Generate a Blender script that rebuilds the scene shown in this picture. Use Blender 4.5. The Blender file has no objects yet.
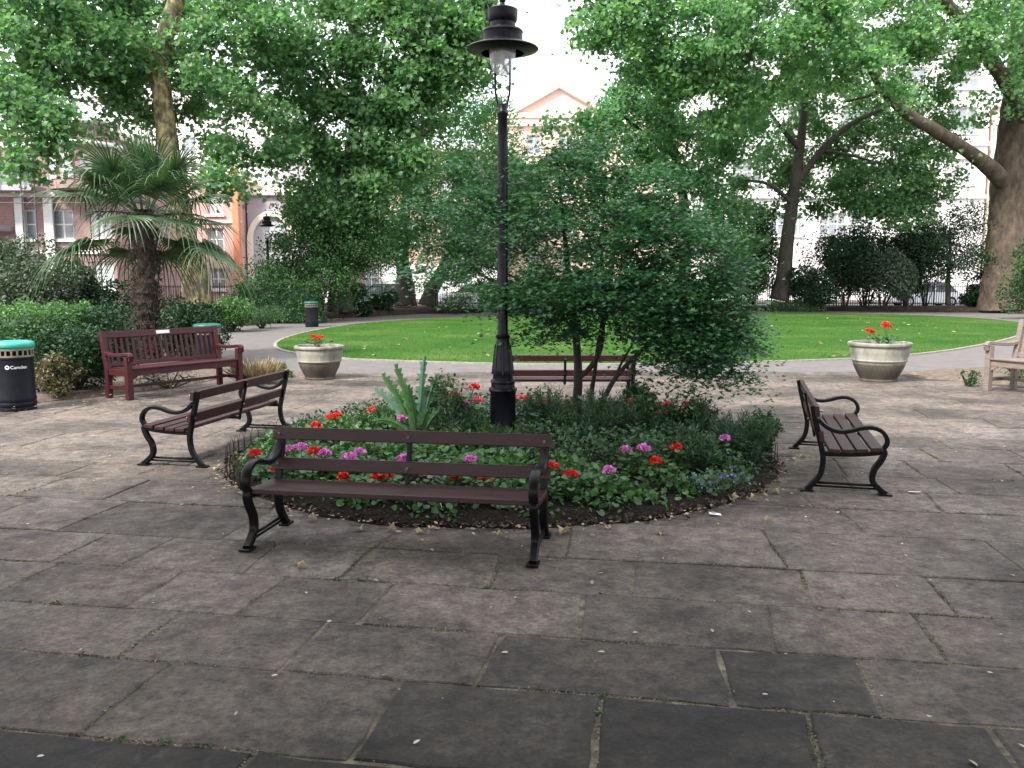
import bpy, bmesh, math, random
import numpy as np
from mathutils import Vector, Matrix
from mathutils.geometry import tessellate_polygon
R = math.radians
random.seed(11); rng = np.random.default_rng(11)
sc = bpy.context.scene
COL = sc.collection

# ------------------------------------------------------------------ camera
FPX, PITCH, HC = 870.0, math.atan(105/870.0), 1.75
cd = bpy.data.cameras.new('camera'); cam = bpy.data.objects.new('camera', cd); COL.objects.link(cam)
cd.sensor_width = 36; cd.lens = FPX/1024*36; cd.clip_end = 2000; cd.clip_start = .05
cam.location = (0, 0, HC); cam.rotation_euler = (R(90)-PITCH, 0, 0); sc.camera = cam

# ------------------------------------------------------------------ world, sun, exposure
SUN_EL, SUN_AZ = 46, 224          # azimuth measured clockwise from +Y
w = bpy.data.worlds.new('World'); sc.world = w; w.use_nodes = True
nt = w.node_tree; nt.nodes.clear()
sky = nt.nodes.new('ShaderNodeTexSky'); sky.sky_type = 'NISHITA'; sky.sun_disc = False
sky.sun_elevation = R(SUN_EL); sky.sun_rotation = R(SUN_AZ); sky.air_density = 1.3; sky.dust_density = 3.0
tc = nt.nodes.new('ShaderNodeTexCoord'); cn = nt.nodes.new('ShaderNodeTexNoise'); cn.inputs['Scale'].default_value = 2.2
cn.inputs['Detail'].default_value = 6
cr = nt.nodes.new('ShaderNodeMapRange'); cr.inputs['From Min'].default_value = .3; cr.inputs['From Max'].default_value = .65
cr.inputs['To Min'].default_value = .72; cr.inputs['To Max'].default_value = .95
mx = nt.nodes.new('ShaderNodeMix'); mx.data_type = 'RGBA'
mx.inputs['B'].default_value = (9.0, 9.1, 9.6, 1)
bg = nt.nodes.new('ShaderNodeBackground'); bg.inputs['Strength'].default_value = .1
wo = nt.nodes.new('ShaderNodeOutputWorld')
L = nt.links.new
L(tc.outputs['Generated'], cn.inputs['Vector']); L(cn.outputs['Fac'], cr.inputs['Value'])
L(cr.outputs['Result'], mx.inputs['Factor']); L(sky.outputs[0], mx.inputs['A'])
L(mx.outputs['Result'], bg.inputs['Color']); L(bg.outputs[0], wo.inputs['Surface'])
sd = bpy.data.lights.new('sun', 'SUN'); sd.energy = 2.9; sd.angle = R(10); sd.color = (1, .95, .88)
so = bpy.data.objects.new('sun', sd); COL.objects.link(so)
so.rotation_euler = (R(90-SUN_EL), 0, R(180-SUN_AZ)); so.location = (0, -20, 40)
sc.view_settings.view_transform = 'Standard'; sc.view_settings.look = 'None'
sc.view_settings.gamma = 1; sc.view_settings.use_curve_mapping = False
sc.view_settings.exposure = 1.6

# ------------------------------------------------------------------ pixel <-> place
cp, sp = math.cos(PITCH), math.sin(PITCH)
def ray(px, py):
    a = (px-512)/FPX; b = (384-py)/FPX
    return Vector((a, cp+b*sp, -sp+b*cp))
def G(px, py, z=0.0):
    d = ray(px, py); t = (z-HC)/d.z
    return Vector((d.x*t, d.y*t, z))
def P(px, py, Y):
    d = ray(px, py); t = Y/d.y
    return Vector((d.x*t, Y, HC+d.z*t))

# ------------------------------------------------------------------ materials
def nodes_of(name):
    m = bpy.data.materials.new(name); m.use_nodes = True
    n = m.node_tree; return m, n, n.nodes['Principled BSDF'], n.nodes['Material Output']
def ramp(n, stops):
    r = n.nodes.new('ShaderNodeValToRGB'); e = r.color_ramp.elements
    e[0].position, e[0].color = stops[0][0], (*stops[0][1], 1)
    e[1].position, e[1].color = stops[-1][0], (*stops[-1][1], 1)
    for p, c in stops[1:-1]:
        q = e.new(p); q.color = (*c, 1)
    return r
def noise(n, scale, detail=6, rough=.6, coord='Object', stretch=None):
    t = n.nodes.new('ShaderNodeTexCoord'); x = n.nodes.new('ShaderNodeTexNoise')
    x.inputs['Scale'].default_value = scale; x.inputs['Detail'].default_value = detail
    x.inputs['Roughness'].default_value = rough
    if stretch:
        mp = n.nodes.new('ShaderNodeMapping'); mp.inputs['Scale'].default_value = stretch
        n.links.new(t.outputs[coord], mp.inputs[0]); n.links.new(mp.outputs[0], x.inputs['Vector'])
    else: n.links.new(t.outputs[coord], x.inputs['Vector'])
    return x
def mixc(n, fac, a, b, mode='MIX'):
    m = n.nodes.new('ShaderNodeMix'); m.data_type = 'RGBA'; m.blend_type = mode
    for k, v in (('Factor', fac), ('A', a), ('B', b)):
        if isinstance(v, bpy.types.NodeSocket): n.links.new(v, m.inputs[k])
        elif k == 'Factor': m.inputs[k].default_value = v
        else: m.inputs[k].default_value = (*v, 1)
    return m.outputs['Result']
def bump(n, b, sock, strength, dist=.01):
    u = n.nodes.new('ShaderNodeBump'); u.inputs['Strength'].default_value = strength
    u.inputs['Distance'].default_value = dist
    n.links.new(sock, u.inputs['Height']); n.links.new(u.outputs[0], b.inputs['Normal'])
def surf(name, c1, c2=None, scale=8, rough=.6, metal=0, bs=.2, bd=.01, detail=6, stretch=None, c3=None, spec=None, lo=.35, hi=.65):
    m, n, b, o = nodes_of(name)
    c2 = c2 or tuple(x*.7 for x in c1)
    x = noise(n, scale, detail, .65, stretch=stretch)
    st = [(lo, c2), (hi, c1)] if not c3 else [(lo, c2), ((lo+hi)/2, c1), (hi, c3)]
    r = ramp(n, st); n.links.new(x.outputs['Fac'], r.inputs[0]); n.links.new(r.outputs[0], b.inputs['Base Color'])
    b.inputs['Roughness'].default_value = rough; b.inputs['Metallic'].default_value = metal
    if spec is not None: b.inputs['Specular IOR Level'].default_value = spec
    if bs: bump(n, b, x.outputs['Fac'], bs, bd)
    return m
def leafmat(name, cols, trans=.35, rough=.45, tcol=None, spec=.45):
    m, n, b, o = nodes_of(name)
    g = n.nodes.new('ShaderNodeNewGeometry')
    k = len(cols); r = ramp(n, [(i/(k-1), c) for i, c in enumerate(cols)])
    n.links.new(g.outputs['Random Per Island'], r.inputs[0])
    big = noise(n, .9, 3)
    mr = n.nodes.new('ShaderNodeMapRange'); mr.inputs['From Min'].default_value = .3; mr.inputs['From Max'].default_value = .7
    mr.inputs['To Min'].default_value = .72; mr.inputs['To Max'].default_value = 1.25
    n.links.new(big.outputs['Fac'], mr.inputs['Value'])
    mu = n.nodes.new('ShaderNodeVectorMath'); mu.operation = 'SCALE'
    n.links.new(r.outputs[0], mu.inputs[0]); n.links.new(mr.outputs['Result'], mu.inputs['Scale'])
    n.links.new(mu.outputs[0], b.inputs['Base Color']); b.inputs['Roughness'].default_value = rough
    b.inputs['Specular IOR Level'].default_value = spec
    t = n.nodes.new('ShaderNodeBsdfTranslucent')
    tm = n.nodes.new('ShaderNodeVectorMath'); tm.operation = 'MULTIPLY'
    tm.inputs[1].default_value = tcol or (1.5, 1.7, .7)
    n.links.new(mu.outputs[0], tm.inputs[0]); n.links.new(tm.outputs[0], t.inputs['Color'])
    mix = n.nodes.new('ShaderNodeMixShader'); mix.inputs[0].default_value = trans
    n.links.new(b.outputs[0], mix.inputs[1]); n.links.new(t.outputs[0], mix.inputs[2])
    n.links.new(mix.outputs[0], o.inputs['Surface'])
    return m

M = {}
M['plane'] = leafmat('plane_leaves', [(.056,.135,.066), (.09,.185,.080), (.145,.255,.095), (.068,.16,.078)], .5, tcol=(1.5,1.8,1.15))
M['planeR'] = leafmat('fresh_plane_leaves', [(.060,.145,.078), (.095,.20,.098), (.15,.28,.115), (.23,.38,.13)], .5, tcol=(1.5,1.8,1.15))
M['planeB'] = leafmat('bluish_green_leaves', [(.075,.18,.10), (.115,.24,.12), (.165,.30,.135)], .5, tcol=(1.5,1.8,1.15))
M['maple'] = leafmat('maple_leaves', [(.020,.066,.034), (.034,.098,.046), (.052,.128,.056)], .34, tcol=(1.4,1.7,.9))
M['holly'] = leafmat('holly_leaves', [(.010,.032,.014), (.016,.046,.019), (.026,.060,.022)], .15, .5, spec=.25)
M['shrub'] = leafmat('shrub_leaves', [(.020,.058,.020), (.034,.085,.027), (.05,.11,.034)], .25, spec=.3)
M['privet'] = leafmat('hedge_leaves', [(.030,.085,.025), (.055,.14,.035), (.08,.18,.045)], .25)
M['greyleaf'] = leafmat('grey_leaves', [(.045,.070,.045), (.062,.092,.058), (.035,.058,.035)], .2, spec=.3)
M['palm'] = leafmat('palm_leaves', [(.024,.062,.024), (.040,.088,.034), (.068,.115,.055)], .15, .4)
M['ground_leaf'] = leafmat('bedding_leaves', [(.024,.075,.022), (.042,.115,.032), (.07,.16,.045), (.020,.055,.020)], .25)
M['feather'] = leafmat('feathery_leaves', [(.018,.05,.024), (.028,.07,.032), (.04,.09,.036)], .2)
M['cardoon'] = leafmat('cardoon_leaves', [(.045,.12,.038), (.07,.16,.05)], .25)
M['cardoon_silver'] = leafmat('silvery_leaves', [(.08,.17,.11), (.12,.22,.16)], .15)
M['straw'] = leafmat('dry_grass', [(.27,.19,.10), (.16,.11,.055), (.34,.27,.16), (.09,.12,.04)], .25, tcol=(1,1,.8))
M['autumn'] = leafmat('brownish_leaves', [(.16,.10,.05), (.07,.08,.03), (.11,.12,.05)], .25, tcol=(1,1,.8))
M['dry'] = leafmat('fallen_leaves', [(.30,.22,.12), (.16,.10,.06), (.40,.33,.20), (.10,.065,.045)], .15, tcol=(1,1,.8))
M['blades'] = leafmat('grass_blades', [(.022,.072,.011), (.038,.098,.013), (.075,.12,.028)], .3, spec=.1)
M['red'] = leafmat('red_petals', [(.62,.012,.012), (.75,.03,.02), (.55,.01,.02)], .25, tcol=(1.2,.8,.8))
M['pink'] = leafmat('pink_petals', [(.66,.16,.55), (.78,.30,.68), (.58,.10,.45)], .25, tcol=(1.1,.9,1))
M['rose'] = leafmat('rose_petals', [(.75,.14,.16), (.80,.25,.27), (.65,.07,.10)], .25, tcol=(1.1,.9,.9))
M['white_fl'] = leafmat('white_petals', [(.75,.70,.72), (.7,.55,.65)], .25, tcol=(1,1,1))
M['blue_fl'] = leafmat('blue_petals', [(.10,.09,.34), (.22,.22,.45)], .25, tcol=(1,1,1))
M['iron'] = surf('black_painted_iron', (.0035,.0035,.0045), (.006,.006,.0065), 30, .35, 0, .2, .002, spec=.14)
M['slat'] = surf('dark_maroon_stained_wood', (.034,.009,.011), (.017,.006,.007), 7, .45, 0, .25, .002, stretch=(1, 12, 12), c3=(.040,.021,.021), hi=.78, spec=.32)
def wear(m, col, lo, hi, sc_, st):
    n = m.node_tree; b = n.nodes['Principled BSDF']; old = b.inputs['Base Color'].links[0].from_socket
    x = noise(n, sc_, 9, .78, stretch=st); r = ramp(n, [(lo,(0,0,0)),(hi,(1,1,1))]); n.links.new(x.outputs['Fac'], r.inputs[0])
    n.links.new(mixc(n, r.outputs[0], old, col), b.inputs['Base Color'])
wear(M['slat'], (.16,.12,.115), .63, .72, 3.0, (1,16,10))
M['redwood'] = surf('maroon_painted_wood', (.048,.007,.010), (.024,.005,.007), 9, .5, 0, .2, .002, stretch=(1, 6, 6), c3=(.085,.022,.022), hi=.80, spec=.28)
wear(M['redwood'], (.20,.13,.12), .66, .74, 3.5, (1,8,8))
M['teak'] = surf('weathered_silver_teak', (.21,.165,.140), (.12,.095,.08), 8, .8, 0, .3, .002, stretch=(1, 9, 9))
M['plaque'] = surf('white_plaque', (.72,.72,.74), (.6,.6,.63), 20, .35, 0, 0)
M['brass'] = surf('bolt_metal', (.45,.43,.42), (.2,.2,.2), 30, .35, .6, 0)
M['lamp_iron'] = surf('lamp_black_paint', (.003,.003,.006), (.006,.006,.009), 22, .33, 0, .2, .003, spec=.16)
M['soil'] = surf('dark_soil', (.022,.016,.013), (.009,.007,.006), 26, .95, 0, 1, .05, 9, c3=(.075,.055,.040), lo=.35, hi=.78, spec=.1)
M['mulch'] = surf('leafy_mulch', (.11,.082,.062), (.05,.038,.03), 9, .95, 0, 1, .03, 10, c3=(.22,.17,.13), lo=.3, hi=.78)
M['mulch_dark'] = surf('dark_leaf_mould', (.045,.034,.027), (.022,.018,.014), 6, .95, 0, 1, .03, 10, c3=(.11,.08,.055), lo=.3, hi=.78, spec=.1)
M['grit'] = surf('joint_grit', (.085,.072,.050), (.016,.014,.011), 7, .95, 0, 1, .01, 10, c3=(.22,.185,.13), lo=.3, hi=.72)
M['asphalt'] = surf('pale_asphalt', (.105,.095,.092), (.080,.072,.070), 3, .92, 0, .6, .004, 12, c3=(.13,.118,.112), lo=.3, hi=.7)
M['road'] = surf('road_asphalt', (.06,.06,.062), (.045,.045,.047), 2, .9, 0, .3, .004)
M['kerb'] = surf('kerb_stone', (.26,.235,.20), (.16,.145,.125), 9, .9, 0, .4, .005)
M['planter'] = None
M['twig'] = surf('dark_twigs', (.030,.024,.018), (.016,.013,.010), 14, .9, 0, .5, .01)
M['mapletrunk'] = surf('maple_bark', (.030,.026,.022), (.016,.014,.012), 25, .85, 0, .6, .01, stretch=(1,1,.3))
M['darkbark'] = surf('dark_bark', (.060,.050,.040), (.028,.023,.019), 5, .9, 0, .8, .04, stretch=(1,1,.25))
M['palmtrunk'] = surf('palm_fibre', (.055,.040,.028), (.020,.015,.011), 20, .95, 0, 1, .04, stretch=(1,1,.5))
M['black_plastic'] = surf('black_bin_plastic', (.005,.006,.010), (.008,.009,.012), 12, .45, 0, .1, .002, spec=.12)
M['teal'] = surf('teal_lid_rim', (.02,.36,.27), (.015,.26,.20), 6, .4, 0, 0)
M['dkteal'] = surf('dark_teal_rim', (.01,.10,.075), (.01,.07,.05), 6, .45, 0, 0)
M['bingrille'] = surf('grey_brown_grille', (.19,.165,.12), (.10,.085,.06), 14, .6, 0, .2, .003)
M['white_print'] = surf('white_print', (.8,.8,.8), (.7,.7,.7), 10, .5, 0, 0)
M['brickred'] = None
M['whitepaint'] = surf('white_paint', (.80,.79,.78), (.70,.69,.67), 1.5, .6, 0, 0)
M['render_white'] = surf('white_render', (.80,.77,.78), (.70,.67,.68), .5, .8, 0, .1, .01)
M['cream'] = surf('cream_stone', (.78,.70,.60), (.70,.62,.52), .8, .8, 0, .1, .01)
M['pinkr'] = surf('pink_terracotta', (.62,.38,.35), (.55,.33,.31), .9, .8, 0, .1, .01)
M['orange'] = surf('orange_cladding', (.70,.27,.13), (.60,.22,.11), .8, .6, 0, 0)
M['mauve'] = surf('mauve_grey_stone', (.42,.37,.40), (.33,.29,.32), 1, .85, 0, .2, .02)
M['darkmetal'] = surf('dark_grey_metal', (.10,.10,.12), (.07,.07,.085), 3, .5, .2, 0)
M['roofs'] = surf('slate_roof', (.12,.12,.14), (.08,.08,.10), 3, .7, 0, .2, .02)
M['tyre'] = surf('tyre_rubber', (.018,.018,.018), (.012,.012,.012), 10, .85, 0, 0)
M['rim'] = surf('alloy_rim', (.5,.5,.52), (.4,.4,.42), 10, .3, .8, 0)
M['tail'] = surf('red_tail_lamp', (.5,.01,.01), (.4,.01,.01), 10, .3, 0, 0)
M['carwhite'] = surf('white_car_paint', (.72,.73,.76), (.70,.71,.74), 2, .25, 0, 0)
M['carsilver'] = surf('silver_car_paint', (.50,.51,.56), (.47,.48,.53), 2, .25, .3, 0)
M['cardark'] = surf('dark_green_car_paint', (.02,.05,.05), (.018,.04,.042), 2, .2, 0, 0)

def brick(name, c1, c2, mortar, sc_=3.0):
    m, n, b, o = nodes_of(name)
    t = n.nodes.new('ShaderNodeTexCoord'); mp = n.nodes.new('ShaderNodeMapping'); mp.inputs['Rotation'].default_value = (R(90), 0, 0)
    br = n.nodes.new('ShaderNodeTexBrick'); br.inputs['Scale'].default_value = sc_
    br.inputs['Color1'].default_value = (*c1, 1); br.inputs['Color2'].default_value = (*c2, 1); br.inputs['Mortar'].default_value = (*mortar, 1)
    br.inputs['Mortar Size'].default_value = .012
    n.links.new(t.outputs['Object'], mp.inputs[0]); n.links.new(mp.outputs[0], br.inputs['Vector'])
    x = noise(n, .6, 5)
    c = mixc(n, x.outputs['Fac'], br.outputs['Color'], (.9,.85,.85), 'MULTIPLY')
    n.links.new(c, b.inputs['Base Color']); b.inputs['Roughness'].default_value = .9
    return m
M['brickred'] = brick('red_brick', (.34,.21,.20), (.28,.165,.155), (.46,.42,.42))
M['brickpeach'] = brick('peach_brick', (.70,.54,.46), (.66,.50,.42), (.6,.5,.42))
M['bricktan'] = brick('tan_brick', (.48,.33,.24), (.42,.29,.2), (.5,.42,.36))

def planebark(name):
    m, n, b, o = nodes_of(name)
    a = noise(n, 1.7, 5, .7, stretch=(1,1,.55)); c = noise(n, 5.5, 4, .6, stretch=(1,1,.6))
    r1 = ramp(n, [(.40,(.055,.045,.032)), (.47,(.11,.09,.055)), (.53,(.24,.20,.09)), (.60,(.36,.31,.15))])
    r1.color_ramp.interpolation = 'EASE'
    s = n.nodes.new('ShaderNodeMath'); s.operation = 'ADD'; k = n.nodes.new('ShaderNodeMath'); k.operation = 'MULTIPLY'; k.inputs[1].default_value = .5
    k2 = n.nodes.new('ShaderNodeMath'); k2.operation = 'MULTIPLY'; k2.inputs[1].default_value = .5
    n.links.new(a.outputs['Fac'], k.inputs[0]); n.links.new(c.outputs['Fac'], k2.inputs[0])
    n.links.new(k.outputs[0], s.inputs[0]); n.links.new(k2.outputs[0], s.inputs[1])
    n.links.new(s.outputs[0], r1.inputs[0]); n.links.new(r1.outputs[0], b.inputs['Base Color'])
    b.inputs['Roughness'].default_value = .85; bump(n, b, s.outputs[0], .6, .05)
    return m
M['planebark'] = planebark('mottled_plane_bark')
M['planebark_brown'] = surf('brown_plane_bark', (.075,.055,.038), (.034,.026,.019), 3.2, .9, 0, .8, .05, 7, stretch=(1,1,.5), c3=(.135,.105,.07), hi=.70)

def stone_mat():
    m, n, b, o = nodes_of('worn_york_stone')
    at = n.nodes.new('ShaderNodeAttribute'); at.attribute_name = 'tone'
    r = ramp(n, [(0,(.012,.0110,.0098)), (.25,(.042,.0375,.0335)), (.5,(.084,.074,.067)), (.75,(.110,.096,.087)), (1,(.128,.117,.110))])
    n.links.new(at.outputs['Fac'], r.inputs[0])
    big = noise(n, 1.1, 8, .68); mid = noise(n, 7, 10, .78); fine = noise(n, 45, 6, .7); spot = noise(n, 2.4, 10, .75); stain = noise(n, .75, 9, .70)
    r2 = ramp(n, [(.36,(.50,.48,.47)), (.5,(.97,.95,.93)), (.64,(1.42,1.32,1.22))]); n.links.new(mid.outputs['Fac'], r2.inputs[0])
    c = mixc(n, 1.0, r.outputs[0], r2.outputs[0], 'MULTIPLY')
    r3 = ramp(n, [(.36,(.85,.84,.84)), (.6,(1.12,1.11,1.09))]); n.links.new(big.outputs['Fac'], r3.inputs[0])
    c = mixc(n, 1.0, c, r3.outputs[0], 'MULTIPLY')
    r4 = ramp(n, [(.32,(.60,.60,.60)), (.5,(1,1,1)), (.68,(1.38,1.36,1.34))]); n.links.new(fine.outputs['Fac'], r4.inputs[0])
    c = mixc(n, 1.0, c, r4.outputs[0], 'MULTIPLY')
    med = noise(n, 19, 8, .8); r6 = ramp(n, [(.36,(.66,.64,.63)), (.5,(1,1,1)), (.60,(1.12,1.11,1.1)), (.68,(1.7,1.66,1.6))]); n.links.new(med.outputs['Fac'], r6.inputs[0]); c = mixc(n, 1.0, c, r6.outputs[0], 'MULTIPLY')
    r7 = ramp(n, [(.40,(.50,.49,.48)), (.475,(.86,.85,.84)), (.54,(1.08,1.07,1.05)), (.62,(1.30,1.25,1.20))]); n.links.new(stain.outputs['Fac'], r7.inputs[0]); c = mixc(n, 1.0, c, r7.outputs[0], 'MULTIPLY')
    r5 = ramp(n, [(.60,(0,0,0)), (.74,(.45,.45,.45))]); n.links.new(spot.outputs['Fac'], r5.inputs[0])   # pale lichen blotches
    c = mixc(n, r5.outputs[0], c, (.19,.175,.165))
    n.links.new(c, b.inputs['Base Color'])
    b.inputs['Roughness'].default_value = .82; b.inputs['Specular IOR Level'].default_value = .3
    ad = n.nodes.new('ShaderNodeMath'); ad.operation = 'ADD'; n.links.new(mid.outputs['Fac'], ad.inputs[0]); n.links.new(fine.outputs['Fac'], ad.inputs[1])
    bump(n, b, ad.outputs[0], .5, .008)
    return m
M['stone'] = stone_mat()

def lawn_mat():
    m, n, b, o = nodes_of('mown_grass')
    a = noise(n, .35, 5, .6); f = noise(n, 9, 8, .75)
    r = ramp(n, [(.3,(.019,.066,.010)), (.45,(.030,.086,.013)), (.58,(.044,.100,.017)), (.7,(.078,.118,.032))]); n.links.new(a.outputs['Fac'], r.inputs[0])
    r2 = ramp(n, [(.3,(.62,.66,.6)), (.7,(1.3,1.25,1.3))]); n.links.new(f.outputs['Fac'], r2.inputs[0])
    n.links.new(mixc(n, 1.0, r.outputs[0], r2.outputs[0], 'MULTIPLY'), b.inputs['Base Color'])
    b.inputs['Specular IOR Level'].default_value = .08; b.inputs['Roughness'].default_value = .95; bump(n, b, f.outputs['Fac'], .8, .03)
    return m
M['lawn'] = lawn_mat()

def planter_mat():
    m, n, b, o = nodes_of('mossy_cast_stone')
    a = noise(n, 3, 7, .7, stretch=(1,1,.35)); t = n.nodes.new('ShaderNodeTexCoord'); s = n.nodes.new('ShaderNodeSeparateXYZ')
    r = ramp(n, [(.38,(.085,.09,.068)), (.5,(.165,.165,.132)), (.62,(.25,.245,.205))]); n.links.new(a.outputs['Fac'], r.inputs[0])
    n.links.new(t.outputs['Object'], s.inputs[0])
    rz = ramp(n, [(.18,(.28,.24,.22)), (.29,(.42,.38,.35)), (.315,(1,1,1))]); n.links.new(s.outputs['Z'], rz.inputs[0])   # darker foot below the moulding
    n.links.new(mixc(n, 1.0, r.outputs[0], rz.outputs[0], 'MULTIPLY'), b.inputs['Base Color'])
    b.inputs['Roughness'].default_value = .85; bump(n, b, a.outputs['Fac'], .3, .01)
    return m
M['planter'] = planter_mat()

def glassy(name, col, rough=.08, alpha=None):
    m, n, b, o = nodes_of(name)
    b.inputs['Base Color'].default_value = (*col, 1); b.inputs['Roughness'].default_value = rough
    x = noise(n, .7, 2); bump(n, b, x.outputs['Fac'], .05, .02)
    if alpha is not None:
        g = n.nodes.new('ShaderNodeBsdfTransparent'); mm = n.nodes.new('ShaderNodeMixShader'); mm.inputs[0].default_value = alpha
        n.links.new(g.outputs[0], mm.inputs[1]); n.links.new(b.outputs[0], mm.inputs[2]); n.links.new(mm.outputs[0], o.inputs['Surface'])
    return m
M['pane'] = glassy('window_glass', (.24,.26,.28))
M['pane_pale'] = glassy('curtained_window_glass', (.42,.42,.44), .15)
M['carglass'] = glassy('car_glass', (.03,.035,.04))
M['bowl'] = glassy('lamp_glass', (.75,.80,.82), .12, .45)

# ------------------------------------------------------------------ objects
def emp(name, loc=(0,0,0), rz=0, rx=0, ry=0):
    o = bpy.data.objects.new(name, None); COL.objects.link(o); o.location = loc; o.rotation_euler = (rx, ry, rz)
    o.empty_display_size = .2; return o
def tag(o, label=None, cat=None, group=None, kind=None):
    if label: o['label'] = label
    if cat: o['category'] = cat
    if group: o['group'] = group
    if kind: o['kind'] = kind
    return o
def thing(name, label, cat, loc=(0,0,0), rz=0, group=None, rx=0, ry=0):
    return tag(emp(name, loc, rz, rx, ry), label, cat, group)

class MB:
    def __init__(s): s.v = []; s.f = []
    def add(s, vs, fs):
        k = len(s.v); s.v += [tuple(v) for v in vs]; s.f += [tuple(i+k for i in f) for f in fs]; return s
    def box(s, x0, x1, y0, y1, z0, z1, m=None, bev=0):
        if bev:
            bm = bmesh.new(); bmesh.ops.create_cube(bm, size=1)
            for v in bm.verts: v.co = Vector(((x0+x1)/2+v.co.x*(x1-x0), (y0+y1)/2+v.co.y*(y1-y0), (z0+z1)/2+v.co.z*(z1-z0)))
            bmesh.ops.bevel(bm, geom=bm.edges[:], offset=bev, segments=2, affect='EDGES', profile=.6)
            bm.verts.index_update(); vs = [v.co.copy() for v in bm.verts]; fs = [[v.index for v in f.verts] for f in bm.faces]; bm.free()
        else:
            vs = [Vector(c) for c in ((x0,y0,z0),(x1,y0,z0),(x1,y1,z0),(x0,y1,z0),(x0,y0,z1),(x1,y0,z1),(x1,y1,z1),(x0,y1,z1))]
            fs = [(0,3,2,1),(4,5,6,7),(0,1,5,4),(1,2,6,5),(2,3,7,6),(3,0,4,7)]
        if m is not None: vs = [m @ v for v in vs]
        return s.add(vs, fs)
    def tube(s, pts, rad, n=8, cap=True, jit=0):
        pts = [Vector(p) for p in pts]
        if not hasattr(rad, '__len__'): rad = [rad]*len(pts)
        rings = []; up = Vector((0,0,1)); prev = None
        for i, p in enumerate(pts):
            t = (pts[min(i+1, len(pts)-1)]-pts[max(i-1, 0)]).normalized()
            if prev is None:
                a = t.orthogonal().normalized()
            else:
                a = (prev - t*prev.dot(t));
                a = a.normalized() if a.length > 1e-6 else t.orthogonal().normalized()
            prev = a; b = t.cross(a)
            rings.append([p+(a*math.cos(q)+b*math.sin(q))*rad[i]*(1+random.uniform(-jit, jit)) for q in (2*math.pi*j/n for j in range(n))])
        vs = [v for r in rings for v in r]
        fs = [(i*n+j, i*n+(j+1)%n, (i+1)*n+(j+1)%n, (i+1)*n+j) for i in range(len(pts)-1) for j in range(n)]
        if cap: fs += [tuple(range(n))[::-1], tuple((len(pts)-1)*n+j for j in range(n))]
        return s.add(vs, fs)
    def bar(s, pts, w, t, side):      # flat bar along pts; w = width along 'side', t = thickness
        pts = [Vector(p) for p in pts]; side = Vector(side).normalized(); vs = []
        if not hasattr(w, '__len__'): w = [w]*len(pts)
        if not hasattr(t, '__len__'): t = [t]*len(pts)
        for i, p in enumerate(pts):
            d = (pts[min(i+1, len(pts)-1)]-pts[max(i-1, 0)]).normalized(); n = d.cross(side).normalized()
            c = .72
            for a, b in ((-1,-c),(-c,-1),(c,-1),(1,-c),(1,c),(c,1),(-c,1),(-1,c)): vs.append(p+side*a*w[i]/2+n*b*t[i]/2)
        n = 8
        fs = [(i*n+j, (i+1)*n+j, (i+1)*n+(j+1)%n, i*n+(j+1)%n) for i in range(len(pts)-1) for j in range(n)]
        fs += [tuple(range(n)), tuple((len(pts)-1)*n+j for j in range(n))[::-1]]
        return s.add(vs, fs)
    def lathe(s, prof, n=32, c=(0,0,0)):
        vs = [(c[0]+r*math.cos(2*math.pi*j/n), c[1]+r*math.sin(2*math.pi*j/n), c[2]+z) for r, z in prof for j in range(n)]
        fs = [(i*n+j, i*n+(j+1)%n, (i+1)*n+(j+1)%n, (i+1)*n+j) for i in range(len(prof)-1) for j in range(n)]
        return s.add(vs, fs)
    def build(s, name, mat, parent=None, smooth=False, loc=None, angle=None):
        me = bpy.data.meshes.new(name); me.from_pydata(s.v, [], s.f); me.materials.append(mat); me.update()
        if smooth or angle:
            me.polygons.foreach_set('use_smooth', [True]*len(me.polygons))
            if angle: me.set_sharp_from_angle(angle=R(angle))
        o = bpy.data.objects.new(name, me); COL.objects.link(o)
        if parent: o.parent = parent
        if loc: o.location = loc
        return o
def spline(pts, k=6):
    pts = [Vector(p) for p in pts]; out = []
    for i in range(len(pts)-1):
        p0, p1, p2, p3 = pts[max(i-1,0)], pts[i], pts[i+1], pts[min(i+2,len(pts)-1)]
        for j in range(k):
            t = j/k
            out.append(.5*((2*p1)+(p2-p0)*t+(2*p0-5*p1+4*p2-p3)*t*t+(3*p1-p0-3*p2+p3)*t**3))
    out.append(pts[-1]); return out
def sheet(name, pts, z, mat, label_kind='structure'):
    bm = bmesh.new(); vs = [bm.verts.new((p[0], p[1], z)) for p in pts]; f = bm.faces.new(vs)
    bmesh.ops.triangulate(bm, faces=[f]); me = bpy.data.meshes.new(name); bm.normal_update()
    for f in bm.faces:
        if f.normal.z < 0: f.normal_flip()
    bm.to_mesh(me); bm.free(); me.materials.append(mat)
    o = bpy.data.objects.new(name, me); COL.objects.link(o)
    if label_kind: o['kind'] = label_kind
    return o

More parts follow.
